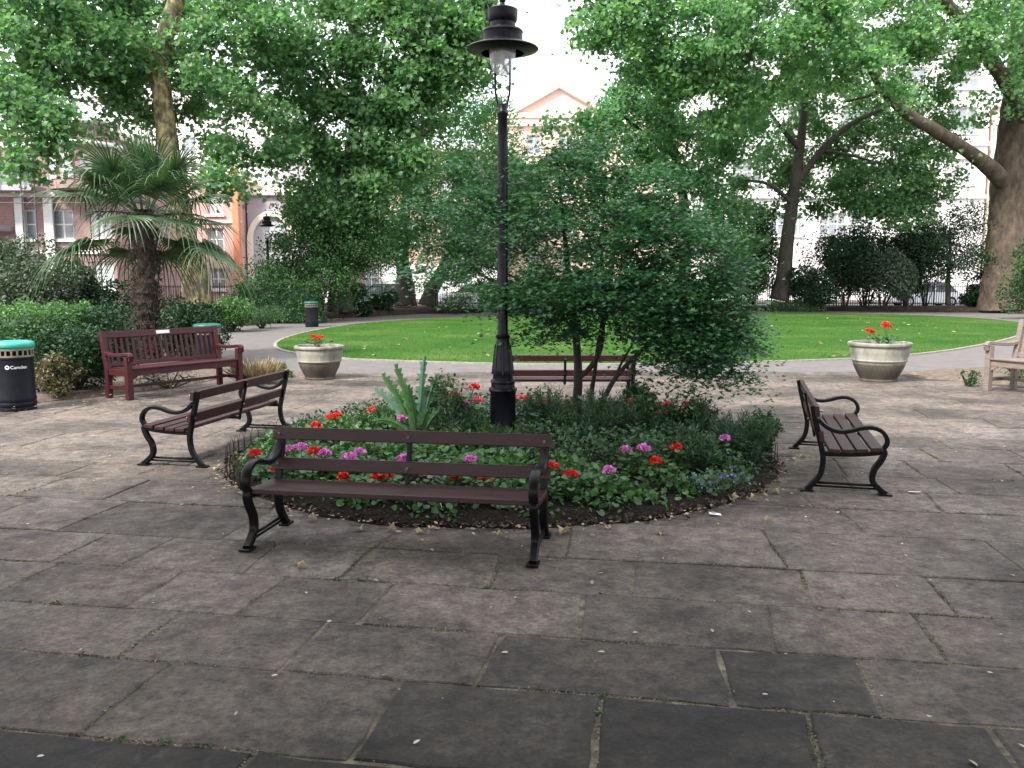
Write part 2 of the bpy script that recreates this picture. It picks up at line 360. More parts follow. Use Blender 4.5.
# ------------------------------------------------------------------ leaves (one mesh per crown)
def tmpl(kind):
    if kind == 'plane':
        h = [(0,0),(.10,.34),(.02,.62),(.34,.42),(.52,.60),(.62,.26),(1,0)]
    elif kind == 'maple':
        h = [(0,0),(-.05,.45),(.22,.22),(.38,.66),(.50,.20),(1,0)]
    elif kind == 'oval':
        h = [(0,0),(.28,.24),(.68,.22),(1,0)]
    elif kind == 'narrow':
        h = [(0,0),(.4,.07),(1,0)]
    elif kind == 'round':
        h = [(.12,0),(-.05,.3),(.22,.55),(.68,.52),(.96,.26),(1,0)]
    elif kind == 'needle':
        h = [(0,0),(.45,.045),(1,0)]
    v = [(x, y, abs(y)*.28) for x, y in h]; k = len(v)
    v2 = v + [(x, -y, abs(y)*.28) for x, y in h[1:-1]]
    f = [tuple(range(k))[::-1], tuple([0]+list(range(k, 2*k-2))+[k-1])]
    return np.array(v2, float), f
TM = {k: tmpl(k) for k in ('plane','maple','oval','narrow','round','needle')}
def leafobj(name, C, size, mat, parent=None, kind='plane', up=.5, down=.35, dirs=None, sv=.3):
    C = np.asarray(C, float); N = len(C)
    if N == 0: C = np.zeros((1,3)); N = 1
    V, F = TM[kind]; k = len(V)
    n = rng.normal(size=(N,3)); n /= np.linalg.norm(n, axis=1, keepdims=True); n = n*(1-up)+np.array([0,0,1.0])*up*np.where(rng.random((N,1))<.95,1,-1)
    n /= np.linalg.norm(n, axis=1, keepdims=True)
    a = rng.normal(size=(N,3)) if dirs is None else np.asarray(dirs, float)+rng.normal(size=(N,3))*.25
    a[:,2] -= down*1.5 if dirs is None else 0
    if dirs is None:
        a -= n*(a*n).sum(1, keepdims=True); a /= np.linalg.norm(a, axis=1, keepdims=True)
        b = np.cross(n, a)
    else:
        a /= np.linalg.norm(a, axis=1, keepdims=True); b = np.cross(n, a); b /= np.linalg.norm(b, axis=1, keepdims=True)+1e-9; n = np.cross(a, b)
    s = (size*(1+rng.uniform(-sv, sv, N)))[:,None,None]
    W = C[:,None,:]+s*(V[None,:,0:1]*a[:,None,:]+V[None,:,1:2]*b[:,None,:]+V[None,:,2:3]*n[:,None,:])
    W = W.reshape(-1,3)
    loops = np.concatenate([np.array(f) for f in F]); lt = np.array([len(f) for f in F])
    li = (loops[None,:]+np.arange(N)[:,None]*k).ravel().astype(np.int32)
    tot = np.tile(lt, N).astype(np.int32); st = np.concatenate([[0], np.cumsum(tot)[:-1]]).astype(np.int32)
    me = bpy.data.meshes.new(name); me.vertices.add(len(W)); me.vertices.foreach_set('co', W.ravel().astype(np.float32))
    me.loops.add(len(li)); me.loops.foreach_set('vertex_index', li)
    me.polygons.add(len(tot)); me.polygons.foreach_set('loop_start', st)
    me.update(calc_edges=True); me.validate()
    me.materials.append(mat)
    o = bpy.data.objects.new(name, me); COL.objects.link(o)
    if parent: o.parent = parent
    return o
def sph(N, shell=0.0):
    d = rng.normal(size=(N,3)); d /= np.linalg.norm(d, axis=1, keepdims=True)
    r = rng.random((N,1))**(1/3.0); r = shell+(1-shell)*r; return d*r

def tree(name, label, cat, trunk, limbs, blobs, leaf, per, sig, lm, bm_, kind='plane', group=None, flat=.6, up=.45, tr=.03, shell=.35, droop=.35):
    """trunk/limbs: [(px,py,Y,r)]; blobs: (px,py,Y, rpx,rpy, rym, nclumps). Everything is placed at its own distance."""
    tp = [P(a,b,Y) for a,b,Y,r in trunk]; base = tp[0].copy()
    root = thing(name, label, cat, base, group=group)
    mb = MB(); nodes = []
    for path in [trunk]+limbs:
        pts = [P(a,b,Y)-base for a,b,Y,r in path]; rs = [r for *_, r in path]
        sp_ = spline([(*p,) for p in pts], 5); rr = np.interp(np.linspace(0,1,len(sp_)), np.linspace(0,1,len(rs)), rs)
        mb.tube(sp_, list(rr), 14 if rs[0] > .25 else 9, jit=.05)
        start = int(len(sp_)*(.45 if path is trunk else .25))
        nodes += [(np.array(q), r) for q, r in list(zip(sp_, rr))[start:]]
    cl = []
    for (a,b,Y,rx,ry,rm,nc) in blobs:
        c = np.array(P(a,b,Y)-base); k = Y/FPX
        cl.append(c+sph(nc, shell)*np.array([rx*k, rm, ry*k]))
    cl = np.concatenate(cl)
    NP = np.array([n for n,_ in nodes]); NR = [r for _,r in nodes]
    order = np.argsort([np.min(np.linalg.norm(NP-c, axis=1)) for c in cl])
    NPl = [tuple(x) for x in NP]; 
    arr = np.zeros((len(NPl)+len(cl)*3, 3)); arr[:len(NPl)] = NP; cnt = len(NPl); rad = list(NR)
    for i in order:
        c = cl[i]; d = arr[:cnt]-c; dist = np.linalg.norm(d, axis=1)+np.maximum(0, d[:,2])*.8
        j = int(np.argmin(dist)); p = arr[j].copy(); l = np.linalg.norm(c-p)
        if l < .02: continue
        r0 = min(rad[j]*.75, tr*(.6+.35*l)); m1 = p+(c-p)*.4+np.array([0,0,.10*l])+rng.normal(size=3)*l*.06; m2 = p+(c-p)*.75+np.array([0,0,.08*l])+rng.normal(size=3)*l*.05
        mb.tube([p, m1, m2, c], [r0, r0*.75, r0*.5, r0*.2], 5, cap=False)
        for q, r in ((m1, r0*.75), (m2, r0*.5), (c, r0*.35)): arr[cnt] = q; cnt += 1; rad.append(r)
    mb.build('trunk', bm_, root, smooth=True)
    Ls = []
    for c in cl:
        n_ = int(1.35*per*rng.uniform(.4,1.5)); s_ = .92*sig*rng.uniform(.6,1.3)
        q = rng.normal(size=(n_,3))*np.array([s_, s_, s_*flat]); q[:,2] -= (q[:,0]**2+q[:,1]**2)/(s_*4)*.5
        Ls.append(c+q)
    leafobj('crown', np.concatenate(Ls), leaf*.76, lm, root, kind, up=up, down=droop)
    return root

# ================================================================== THE GROUND
def big_ground():
    # one sheet to the horizon, soil/leaf mould
    o = sheet('ground', [(-400,-200),(400,-200),(400,900),(-400,900)], -.012, M['mulch']); return o
big_ground()
sheet('road', [(-200,54.2),(200,54.2),(200,64),(-200,64)], .004, M['road'])
mb = MB(); mb.box(-200,200,51.2,54.2,-.01,.12,bev=.02); k = mb.build('pavement', M['asphalt']); k['kind'] = 'structure'
mb = MB(); mb.box(-200,200,64,69.5,-.01,.12,bev=.02); k = mb.build('far_pavement', M['asphalt']); k['kind'] = 'structure'

# paving of worn slabs --------------------------------------------------------
ROT = R(-9.5); cR, sR = math.cos(ROT), math.sin(ROT)
def to_uv(p): return (p[0]*cR+p[1]*sR, -p[0]*sR+p[1]*cR)     # u along the courses, v across
def to_xy(u, v): return (u*cR-v*sR, u*sR+v*cR)
PAVE_END = 16.3
def clipY(poly, Y, keep_below=True):
    out = []
    for i in range(len(poly)):
        a, b = poly[i], poly[(i+1) % len(poly)]
        ia, ib = a[1] <= Y, b[1] <= Y
        if ia: out.append(a)
        if ia != ib:
            t = (Y-a[1])/(b[1]-a[1]); out.append((a[0]+(b[0]-a[0])*t, Y))
    return out
rows_px = [(512,780),(512,692),(512,637),(512,592),(512,557)]
vs_ = [to_uv(G(*p))[1] for p in rows_px]
joints = {0: [(127,700),(376,724),(597,734),(812,742),(995,740)], 1: [(155,634),(300,652),(487,664),(726,684),(872,697)],
          2: [(20,585),(151,594),(259,600),(374,608),(581,621),(772,636),(937,649)],
          3: [(75,552),(145,555),(254,565),(353,567),(494,577),(633,581),(808,594),(943,602)]}
rows = []
v = vs_[0]; below = []
while v > -2.5:
    h = random.uniform(.62,.85); below.append((v-h, v)); v -= h
for a, b in reversed(below): rows.append((a, b, None))
for i in range(4): rows.append((vs_[i], vs_[i+1], i))
v = vs_[4]
while v < 20:
    h = random.choice([.62,.70,.76,.58,.82]); rows.append((v, v+h, None)); v += h
verts, faces, tone = [], [], []
EDG = []
def slab(poly, z, tilt):
    if len(poly) < 3: return
    c = np.mean(np.array(poly), axis=0); g = random.uniform(.003,.011); n = len(poly); k = len(verts)
    def ring(ins, zz):
        for p in poly:
            d = np.array(p)-c; l = np.linalg.norm(d)+1e-6; q = c+d*(1-ins*1.3/l); verts.append((q[0], q[1], zz+tilt[0]*d[0]+tilt[1]*d[1]))
    ring(g, z-.03); ring(g, z-.006); ring(g+.008, z)
    for r_ in (0, 1):
        for j in range(n): faces.append((k+r_*n+j, k+r_*n+(j+1)%n, k+(r_+1)*n+(j+1)%n, k+(r_+1)*n+j))
    faces.append(tuple(k+2*n+j for j in range(n)))
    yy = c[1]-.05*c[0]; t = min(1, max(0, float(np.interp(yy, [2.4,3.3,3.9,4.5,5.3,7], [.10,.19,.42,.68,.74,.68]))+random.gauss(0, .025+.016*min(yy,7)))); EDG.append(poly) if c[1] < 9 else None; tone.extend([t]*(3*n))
for (v0, v1, idx) in rows:
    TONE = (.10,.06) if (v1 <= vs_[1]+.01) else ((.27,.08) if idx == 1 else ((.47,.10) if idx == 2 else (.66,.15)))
    if idx is not None:
        us = sorted(to_uv(G(*p))[0] for p in joints[idx])
        while us[0] > -16: us.insert(0, us[0]-random.uniform(.75,1.35))
        while us[-1] < 18: us.append(us[-1]+random.uniform(.75,1.35))
    else:
        us = [-19+random.random()]
        while us[-1] < 20: us.append(us[-1]+random.uniform(.6,1.45))
    sk = [random.gauss(0,.012) for _ in us]
    for i in range(len(us)-1):
        # break long edges for slightly worn, uneven outlines
        u0, u1 = us[i], us[i+1]; P4 = []
        def edge(ax, ay, bx, by, m):
            for q in range(m):
                t = q/m; jx = random.gauss(0,.0055); jy = random.gauss(0,.0055); P4.append(to_xy(ax+(bx-ax)*t+jx, ay+(by-ay)*t+jy))
        edge(u0-sk[i], v0, u1-sk[i+1], v0, 6); edge(u1-sk[i+1], v0, u1+sk[i+1], v1, 4); edge(u1+sk[i+1], v1, u0+sk[i], v1, 6); edge(u0+sk[i], v1, u0-sk[i], v0, 4)
        slab(clipY(P4, PAVE_END), .014+random.gauss(0,.0022), (random.gauss(0,.0022), random.gauss(0,.0022)))
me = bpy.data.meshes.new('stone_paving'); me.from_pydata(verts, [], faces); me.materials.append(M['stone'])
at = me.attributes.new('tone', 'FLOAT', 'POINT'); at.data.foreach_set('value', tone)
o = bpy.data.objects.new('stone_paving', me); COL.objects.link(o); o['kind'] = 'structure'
sheet('paving_bed', [(-18,-3),(18,-3),(18,PAVE_END+.02),(-18,PAVE_END+.02)], .0075, M['grit'])
# moss, grit and small weeds in patches along the joints
C = []; C2 = []
for pl in EDG:
    for (ax,ay),(bx,by) in zip(pl, pl[1:]+pl[:1]):
        l = math.hypot(bx-ax, by-ay)
        if ay < 1.6 or abs(ax) > 7: continue
        mxy = math.sin(ax*2.7+ay*1.9)+math.sin(ax*5.3-ay*4.1+2)
        n_ = int(l*(150 if mxy > .55 else (40 if mxy > -.5 else 8)))
        for _ in range(n_):
            t = random.random(); C.append((ax+(bx-ax)*t+random.gauss(0,.006), ay+(by-ay)*t+random.gauss(0,.006), .010+random.random()*.005))
        if mxy > 1.1 and random.random() < .3:
            for _ in range(9): C2.append((ax+random.gauss(0,.014), ay+random.gauss(0,.012), .014))
o = leafobj('moss_in_joints', C, .013, leafmat('joint_moss', [(.05,.055,.025),(.13,.11,.07),(.08,.075,.04),(.20,.17,.12),(.03,.028,.02)], .1), kind='oval', up=.4); o['kind'] = 'stuff'
o = leafobj('joint_weeds', C2, .020, M['shrub'], kind='oval', up=.4); o['kind'] = 'stuff'

# path round the lawn ---------------------------------------------------------
lawn_pts = [(-3.5,18.9),(-5.6,21.3),(-6.6,25),(-6.6,30),(-5.6,35),(-2,40),(5,43.8),(14,44.4),(19.8,41.5),(20.4,35),(16.9,28.7),(13,23.7),(9.0,19.9),(5,18.25),(.5,17.75)]
cl_ = spline([(x,y,0) for x,y in lawn_pts+lawn_pts[:1]], 8)[:-1]
path_pts = [(-4.9,PAVE_END),(-6.6,17.5),(-7.7,20),(-9.2,23),(-14,26.8),(-19,29),(-19,31.5),(-14,31.3),(-9.8,32.5),(-8.9,37),(-4.5,43.8),(4,47.2),(15,48.2),(24,46),(26,38),(30,30),(34,16.8),(9,16.9),(7.2,PAVE_END)]
sheet('asphalt_path', path_pts, .002, M['asphalt'])
mb = MB()
n_ = len(cl_); ctr = Vector((6,31,0)); inner = []; outer = []
for i, p in enumerate(cl_):
    t = (cl_[(i+1)%n_]-cl_[i-1]).normalized(); nn = Vector((t.y,-t.x,0)); nn = nn if nn.dot(p-ctr) > 0 else -nn
    inner.append(p); outer.append(p+nn*.09)
vs2 = [(*p.xy, .035) for p in inner]+[(*p.xy, .035) for p in outer]+[(*p.xy, -.01) for p in outer]
fs2 = [(i,(i+1)%n_,n_+(i+1)%n_,n_+i) for i in range(n_)]+[(n_+i,n_+(i+1)%n_,2*n_+(i+1)%n_,2*n_+i) for i in range(n_)]
mb.add(vs2, fs2); o = mb.build('lawn_kerb', M['kerb']); o['kind'] = 'structure'
sheet('lawn', [(p.x,p.y) for p in cl_], .03, M['lawn'])
# grass blades
def inside(x, y, poly):
    c = False; j = len(poly)-1
    for i in range(len(poly)):
        xi, yi = poly[i][0], poly[i][1]; xj, yj = poly[j][0], poly[j][1]
        if (yi > y) != (yj > y) and x < (xj-xi)*(y-yi)/(yj-yi)+xi: c = not c
        j = i
    return c
lp = [(p.x,p.y) for p in cl_]; C = []
while len(C) < 42000:
    x = random.uniform(-7,19); y = 17.6+26*random.random()**1.8
    if inside(x, y, lp): C.append((x, y, .028))
o = leafobj('grass', C, .055, M['blades'], kind='narrow', dirs=np.tile([0,0,1.0],(len(C),1))+rng.normal(size=(len(C),3))*.45); tag(o, kind='stuff')
C = [(x, y, .04) for x, y in ((random.uniform(-6,16), random.uniform(18.5,40)) for _ in range(170)) if inside(x, y, lp)]
o = leafobj('leaves_on_lawn', C, .10, M['dry'], kind='plane', up=.8, down=0); tag(o, kind='stuff')

# planting beds ------------------------------------------------------------------
def mound(name, poly, h, mat, edge=.5, seg=60, kind='structure', z0=.016):
    """a low soil bed inside the outline: rises from z0 at the edge"""
    ring = []
    for (xa,ya),(xb,yb) in zip(poly, poly[1:]+poly[:1]):
        q = max(1, int(math.hypot(xb-xa,yb-ya)/.45)); q = 1 if len(poly) > 100 else q
        ring += [Vector((xa+(xb-xa)*i/q, ya+(yb-ya)*i/q, 0)) for i in range(q)]
    for _ in range(3): ring = [(ring[i-1]+ring[i]*2+ring[(i+1)%len(ring)])/4 for i in range(len(ring))]
    ring = [p+Vector((random.gauss(0,.018),random.gauss(0,.018),0)) for p in ring]; n = len(ring)
    area = sum(ring[i].x*ring[(i+1)%n].y-ring[(i+1)%n].x*ring[i].y for i in range(n)); sg = 1 if area > 0 else -1
    nor = []
    for i in range(n):
        t = (ring[(i+1)%n]-ring[i-1]).normalized(); nor.append(Vector((-t.y*sg, t.x*sg, 0)))
    bm = bmesh.new(); rings = []
    for k, (d, z) in enumerate([(0,-.005),(.015,z0+.25*h),(.07,z0+h*.55),(.16,z0+h*.85),(.30,z0+h)]):
        rings.append([bm.verts.new((*(p+nor[i]*(d+(random.gauss(0,.012) if k else 0))).xy, z+(random.gauss(0,.008) if k else 0))) for i, p in enumerate(ring)])
    for a, b in zip(rings, rings[1:]):
        for i in range(n): bm.faces.new((a[i], a[(i+1)%n], b[(i+1)%n], b[i]))
    for tri in tessellate_polygon([[Vector((v.co.x, v.co.y, 0)) for v in rings[-1]]]):
        try: bm.faces.new([rings[-1][i] for i in tri])
        except ValueError: pass
    bmesh.ops.recalc_face_normals(bm, faces=bm.faces)
    bm.normal_update()
    if sum(f.normal.z for f in bm.faces) < 0: bmesh.ops.reverse_faces(bm, faces=bm.faces)
    me = bpy.data.meshes.new(name); bm.to_mesh(me); bm.free(); me.materials.append(mat)
    o = bpy.data.objects.new(name, me); COL.objects.link(o); o['kind'] = kind; return o
BC = G(503, 456); BC.z = 0; BR = 2.62
circ = [(BC.x+BR*math.cos(a)*(1+random.gauss(0,.008)), BC.y+BR*math.sin(a)*(1+random.gauss(0,.008))) for a in (2*math.pi*i/90 for i in range(90))]
mound('flower_bed_soil', circ, .09, M['soil'], seg=160)
mound('bed_soil', [(-8.6,11.1),(-7.0,11.75),(-6.0,12.9),(-5.35,14.2),(-5.0,15.4),(-5.3,16.6),(-6.7,17.9),(-7.9,20.3),(-9.4,23.2),(-14,27),(-20,29),(-34,28),(-34,11)], .06, M['mulch'])
mound('bed_soil', [(6.6,15.9),(7.3,15.1),(8.1,13.9),(9.2,12.0),(11,9.5),(16,8),(20,10),(20,16.6),(9,16.85)], .05, M['mulch'])
mound('bed_soil', [(-19,31.6),(-14,31.5),(-10,32.8),(-9.2,37.5),(-4.6,44.4),(4,47.6),(15,48.6),(24.4,46.3),(30,40),(48,38),(48,50.6),(-48,50.6),(-48,32)], .22, M['mulch_dark'])

# fallen litter round the bed and on the paving (too many to count)
C = []
for _ in range(2300):
    a = random.uniform(0, 2*math.pi); r = BR+random.gauss(-.04,.085)
    C.append((BC.x+r*math.cos(a), BC.y+r*math.sin(a), .03+random.random()*.02))
for _ in range(260):
    C.append((random.uniform(-5,5.5), random.uniform(2.6,14)**1.0, .022))
for _ in range(700):
    C.append((random.uniform(-8.5,-4.8), random.uniform(11,16.5), .085))
for _ in range(500):
    x = random.uniform(-8,30); C.append((x, 46.5+random.random()*3, .25))
o = leafobj('leaf_litter', C, .032, M['dry'], kind='oval', up=.75, down=0, sv=.6); tag(o, kind='stuff')
C = [(BC.x+(BR-.02)*math.cos(a)*r, BC.y+(BR-.02)*math.sin(a)*r, .05) for a, r in ((random.uniform(0,6.28), random.gauss(.965,.028)) for _ in range(5200))]
o = leafobj('bark_crumbs', C, .026, surf('soil_crumbs', (.06,.045,.035), (.02,.016,.013), 30, .95), kind='round', up=.3, sv=.6); tag(o, kind='stuff')

# ================================================================== BUILDINGS
def facade(name, label, x0, x1, Y, H, wins, wall, depth=9, frame='whitepaint', pane='pane', bands=(), roof=True, cat='building', gable=None, sills=True, mull=2, base=0):
    root = thing(name, label, cat, ((x0+x1)/2, Y, 0)); cx = (x0+x1)/2
    W = [(a-cx, b-cx, c, d) for a,b,c,d in wins]; X0, X1 = x0-cx, x1-cx
    xs = sorted({X0, X1, *[w_[0] for w_ in W], *[w_[1] for w_ in W]}); zs = sorted({0, H, *[w_[2] for w_ in W], *[w_[3] for w_ in W]})
    mb = MB(); rv = .22
    for i in range(len(xs)-1):
        for j in range(len(zs)-1):
            mx_, mz = (xs[i]+xs[i+1])/2, (zs[j]+zs[j+1])/2
            if any(a < mx_ < b and c < mz < d for a,b,c,d in W): continue
            mb.add([(xs[i],0,zs[j]),(xs[i+1],0,zs[j]),(xs[i+1],0,zs[j+1]),(xs[i],0,zs[j+1])], [(0,1,2,3)])
    for a,b,c,d in W:
        mb.add([(a,0,c),(b,0,c),(b,0,d),(a,0,d),(a,rv,c),(b,rv,c),(b,rv,d),(a,rv,d)], [(0,4,5,1),(1,5,6,2),(2,6,7,3),(3,7,4,0)])
    mb.add([(X0,0,0),(X0,depth,0),(X0,depth,H),(X0,0,H)], [(0,1,2,3)][:1]); mb.add([(X1,0,0),(X1,depth,0),(X1,depth,H),(X1,0,H)], [(3,2,1,0)])
    mb.add([(X0,depth,0),(X1,depth,0),(X1,depth,H),(X0,depth,H)], [(3,2,1,0)])
    mb.build('wall', M[wall], root)
    if roof:
        r_ = MB(); r_.box(X0-.25, X1+.25, -.3, depth+.2, H+.002, H+.45, bev=.05); r_.build('roof', M['cream' if wall != 'render_white' else 'whitepaint'], root)
    if gable:
        g0, g1, gh = gable; g0 -= cx; g1 -= cx
        g_ = MB(); z = H+.46; g_.add([(g0,-.1,z),(g1,-.1,z),((g0+g1)/2,-.1,z+gh),(g0,1.2,z),(g1,1.2,z),((g0+g1)/2,1.2,z+gh)], [(0,1,2),(5,4,3),(0,2,5,3),(1,4,5,2),(0,3,4,1)]); g_.build('gable', M[wall], root)
        g_ = MB()
        for q0, q1 in (((g0,z),((g0+g1)/2,z+gh)),((g1,z),((g0+g1)/2,z+gh))):
            g_.bar([(q0[0],-.25,q0[1]+.1),(q1[0],-.25,q1[1]+.1)], .5, .35, (0,1,0))
        g_.build('gable_coping', M['cream'], root)
    for (z, h, pr, mt) in bands:
        b_ = MB(); b_.box(X0-.05, X1+.05, -pr, -.003, z, z+h, bev=.03); b_.build('string_course', M[mt], root)
    for a,b,c,d in W:
        f = MB(); y = rv-.08; t = .09
        f.box(a+.002,a+t,y,y+.07,c+.002,d-.002); f.box(b-t,b-.002,y,y+.07,c+.002,d-.002); f.box(a+t,b-t,y,y+.07,c+.002,c+t); f.box(a+t,b-t,y,y+.07,d-t,d-.002)
        for q in range(1, mull):
            m_ = a+(b-a)*q/mull; f.box(m_-.045,m_+.045,y+.003,y+.067,c+t,d-t)
        f.box(a+t,b-t,y+.006,y+.062,(c+d)/2-.035,(c+d)/2+.035)
        if sills: f.box(a-.12,b+.12,-.14,y-.004,c-.14,c-.003)
        fo = f.build('window', M[frame], root)
        p = MB(); p.box(a+t*.5,b-t*.5,y+.02,y+.05,c+t*.5,d-t*.5); p.build('pane', M[pane if random.random() < .6 else 'pane_pale'], fo)
    return root
def grid(x0, n, dx, w_, zs): return [(x0+i*dx, x0+i*dx+w_, a, b) for i in range(n) for a, b in zs]

s = 48/FPX
# brick block far left with a curved white band and balconies
b1 = facade('brick_apartment_building', 'red brick apartment building with white bands and balconies at the far left', -34, -21.6, 48, 9.3,
       grid(-33.2, 6, 2.05, 1.15, [(1.2,2.7),(3.9,5.5),(7.2,8.6)]), 'brickred', bands=[(8.75,.3,.15,'whitepaint'),(6.15,.25,.12,'whitepaint'),(3.1,.2,.1,'whitepaint')])
mb = MB()
for i, (x, r_) in enumerate([(4.6, 1.75)]):
    pr = [(r_, 6.5),(r_, 9.9)]; mb.lathe(pr, 28, (x, .3, 0))
mb.build('bay', M['brickred'], b1, smooth=True)
mb = MB(); mb.lathe([(1.75,8.7),(1.9,8.7),(1.95,8.95),(1.75,8.95)], 28, (4.6,.3,0)); mb.lathe([(1.75,9.85),(1.9,9.9),(1.9,10.1),(.01,10.4)], 28, (4.6,.3,0)); mb.build('bay_band', M['whitepaint'], b1, smooth=True)
for i in range(5):
    mb = MB(); a = math.pi*(1.15+.17*i); c_, s__ = math.cos(a), math.sin(a)
    mb.box(-.3,.3,-.03,.05,7.0,8.3, Matrix.Translation((4.6+1.76*c_,.3+1.76*s__,0))@Matrix.Rotation(a+math.pi/2,4,'Z')); mb.build('bay_window', M['pane_pale'], b1)
for z, xa, xb in ((6.35,-3,2.7),(4.3,-.6,.75),(2.6,-.6,.75)):
    mb = MB(); mb.box(xa,xb,-1.6,-.16,z,z+.28,bev=.03); bal = mb.build('balcony', M['mauve'], b1)
    mb = MB(); mb.box(xa+.03,xb-.03,-1.56,-1.53,z+.29,z+1.15); mb.build('glass_screen', M['pane' if z > 6 else 'whitepaint'], bal)
    mb = MB(); mb.box(xa,xb,-1.6,-1.5,z+1.15,z+1.21)
    for i in range(6): x = xa+.03+(xb-xa-.1)*i/5; mb.box(x,x+.05,-1.59,-1.54,z+.28,z+1.16)
    mb.build('handrail', M['darkmetal'], bal)
for x in (.9,2.2,2.9,6.15): mb = MB(); mb.tube([(x,-1.75,0),(x,-1.75,9.8)], .04, 6); mb.build('scaffold_pole', M['darkmetal'], b1)
for z in (5.7,9.0): mb = MB(); mb.tube([(-1.3,-1.75,z),(6.2,-1.75,z)], .03, 6); mb.build('scaffold_rail', M['darkmetal'], b1)
for x in (.95,2.5): mb = MB(); mb.box(x,x+.5,-.3,-.165,.01,6.1,bev=.02); mb.build('pier', M['whitepaint'], b1)
mb = MB(); mb.box(-.75,-.35,-.35,-.165,.01,5.4); mb.build('orange_panel', M['orange'], b1)

bp = facade('pink_building', 'pink terracotta fronted building behind the palm', -29.5, -18.9, 61.5, 8.6, grid(-29, 4, 2.6, 1.1, [(1.0,2.5),(3.7,5.3),(6.2,7.6)]), 'pinkr', frame='whitepaint', bands=[(5.6,.18,.1,'cream'),(8.2,.3,.15,'cream')])
mb = MB(); mb.box(4.86,5.30,-.45,-.004,0,9.4,bev=.04); mb.build('corner_pillar', M['orange'], bp)
facade('white_apartment_building', 'tall white apartment building rising behind the pink one', -36, -19.6, 76, 17, grid(-35, 7, 2.3, 1.2, [(9.2,10.8),(12.2,13.8)]), 'render_white', bands=[(11.4,.25,.15,'mauve')])
# grey stone building with an arch
ab = facade('stone_arch_building', 'mauve grey stone building with a big arch beside the orange pillar', -18.75, -14.6, 62.6, 7.6, [(-18.2,-17.3,1.2,3.0)], 'mauve', roof=True)
mb = MB()
pts = [(-.3+1.6*math.cos(a), -.12, 4.4+1.9*math.sin(a)) for a in (math.pi*i/16 for i in range(17))]
mb.bar([(1.3,-.12,0)]+pts+[(-1.9,-.12,0)], .3, .42, (0,1,0)); mb.build('arch', M['cream'], ab)
mb = MB(); poly = [(1.1,-.02,.01)]+[(-.3+1.4*math.cos(a), -.02, 4.4+1.7*math.sin(a)) for a in (math.pi*i/16 for i in range(17))]+[(-1.7,-.02,.01)]
mb.add(poly, [tuple(range(len(poly)))]); mb.build('arch_window', M['pane_pale'], ab)
facade('cream_building', 'cream and tan brick building with a white ground floor behind the railings', -13.4, -.9, 71, 11.8,
       [(-11.9,-10.9,.8,3.0)]+[(-4.6,-2.2,2.9,3.9),(-8.6,-7.4,4.6,6.4),(-5.8,-4.6,5.2,6.8),(-11.9,-10.8,4.6,6.4),(-8.6,-7.4,8,9.8),(-5.8,-4.6,8,9.8),(-11.9,-10.8,8,9.8),(-3,-1.8,5.2,6.8),(-3,-1.8,8,9.8)], 'bricktan', bands=[(7.2,.25,.12,'cream')])
mb = MB(); mb.box(-10.7,-1.2,70.55,70.95,.121,2.9,bev=.03); o = mb.build('white_boundary_wall', M['whitepaint'])
tag(o, 'plain white wall across the street behind the dark leaning trunks', 'wall')
facade('gabled_brick_building', 'tall peach brick building with a cream gable behind the lamp', -2.4, 15.5, 80, 16.0,
       grid(-1.6, 6, 2.9, 1.3, [(2.2,4.0),(5.6,7.6),(9.2,11.2),(12.8,14.6)]), 'brickpeach', bands=[(15.3,.5,.35,'cream'),(11.9,.3,.15,'cream'),(8.3,.25,.12,'cream')], gable=(.2,8.2,2.2), mull=2)
facade('white_rendered_building', 'long bright white building with wide paired windows on the right', 15.8, 37.6, 70.5, 19.5,
       [(19.9,21.9,5.2,7.0),(22.3,23.2,5.2,7.0),(24.6,26.7,5.2,7.0),(26.9,28.9,5.2,7.0),(32.2,34,5.2,7.0),(18.2,19.8,.9,2.9),(24.2,26.2,.9,2.6)]+grid(17.5, 5, 4.2, 2.4, [(9.2,11.2),(13.2,15.2),(16.6,18.2)]), 'render_white', bands=[(8.1,.3,.2,'whitepaint'),(12.2,.3,.2,'whitepaint')], mull=3)
facade('cream_corner_building', 'cream stone building glimpsed beside the big trunk at the right', 38.0, 60, 69.8, 15, grid(38.8, 7, 2.9, 1.4, [(1.4,3.4),(5.4,7.6),(9.8,11.8)]), 'cream', bands=[(8.6,.9,.35,'cream'),(4.3,.3,.2,'whitepaint')])

# ================================================================== RAILINGS
fr = thing('iron_railings', 'black iron railings along the far edge of the garden', 'railings', (0,50.9,0))
for i in range(-24, 27):
    mb = MB(); x = i*1.89; mb.box(x-.03, x+.03, -.035, .035, 0, 1.5, bev=.008); mb.box(x-.045, x+.045, -.05, .05, 1.502, 1.55, bev=.015); mb.build('post', M['iron'], fr)
mb = MB(); mb.box(-46,50,-.02,.02,1.28,1.32); mb.build('top_rail', M['iron'], fr)
mb = MB(); mb.box(-46,50,-.02,.02,.30,.34); mb.build('bottom_rail', M['iron'], fr)
mb = MB(); x = -44
while x < 50:
    mb.box(x-.012,x+.012,-.012,.012,.12,1.42); x += .135
mb.build('pickets', M['iron'], fr)['kind'] = 'stuff'

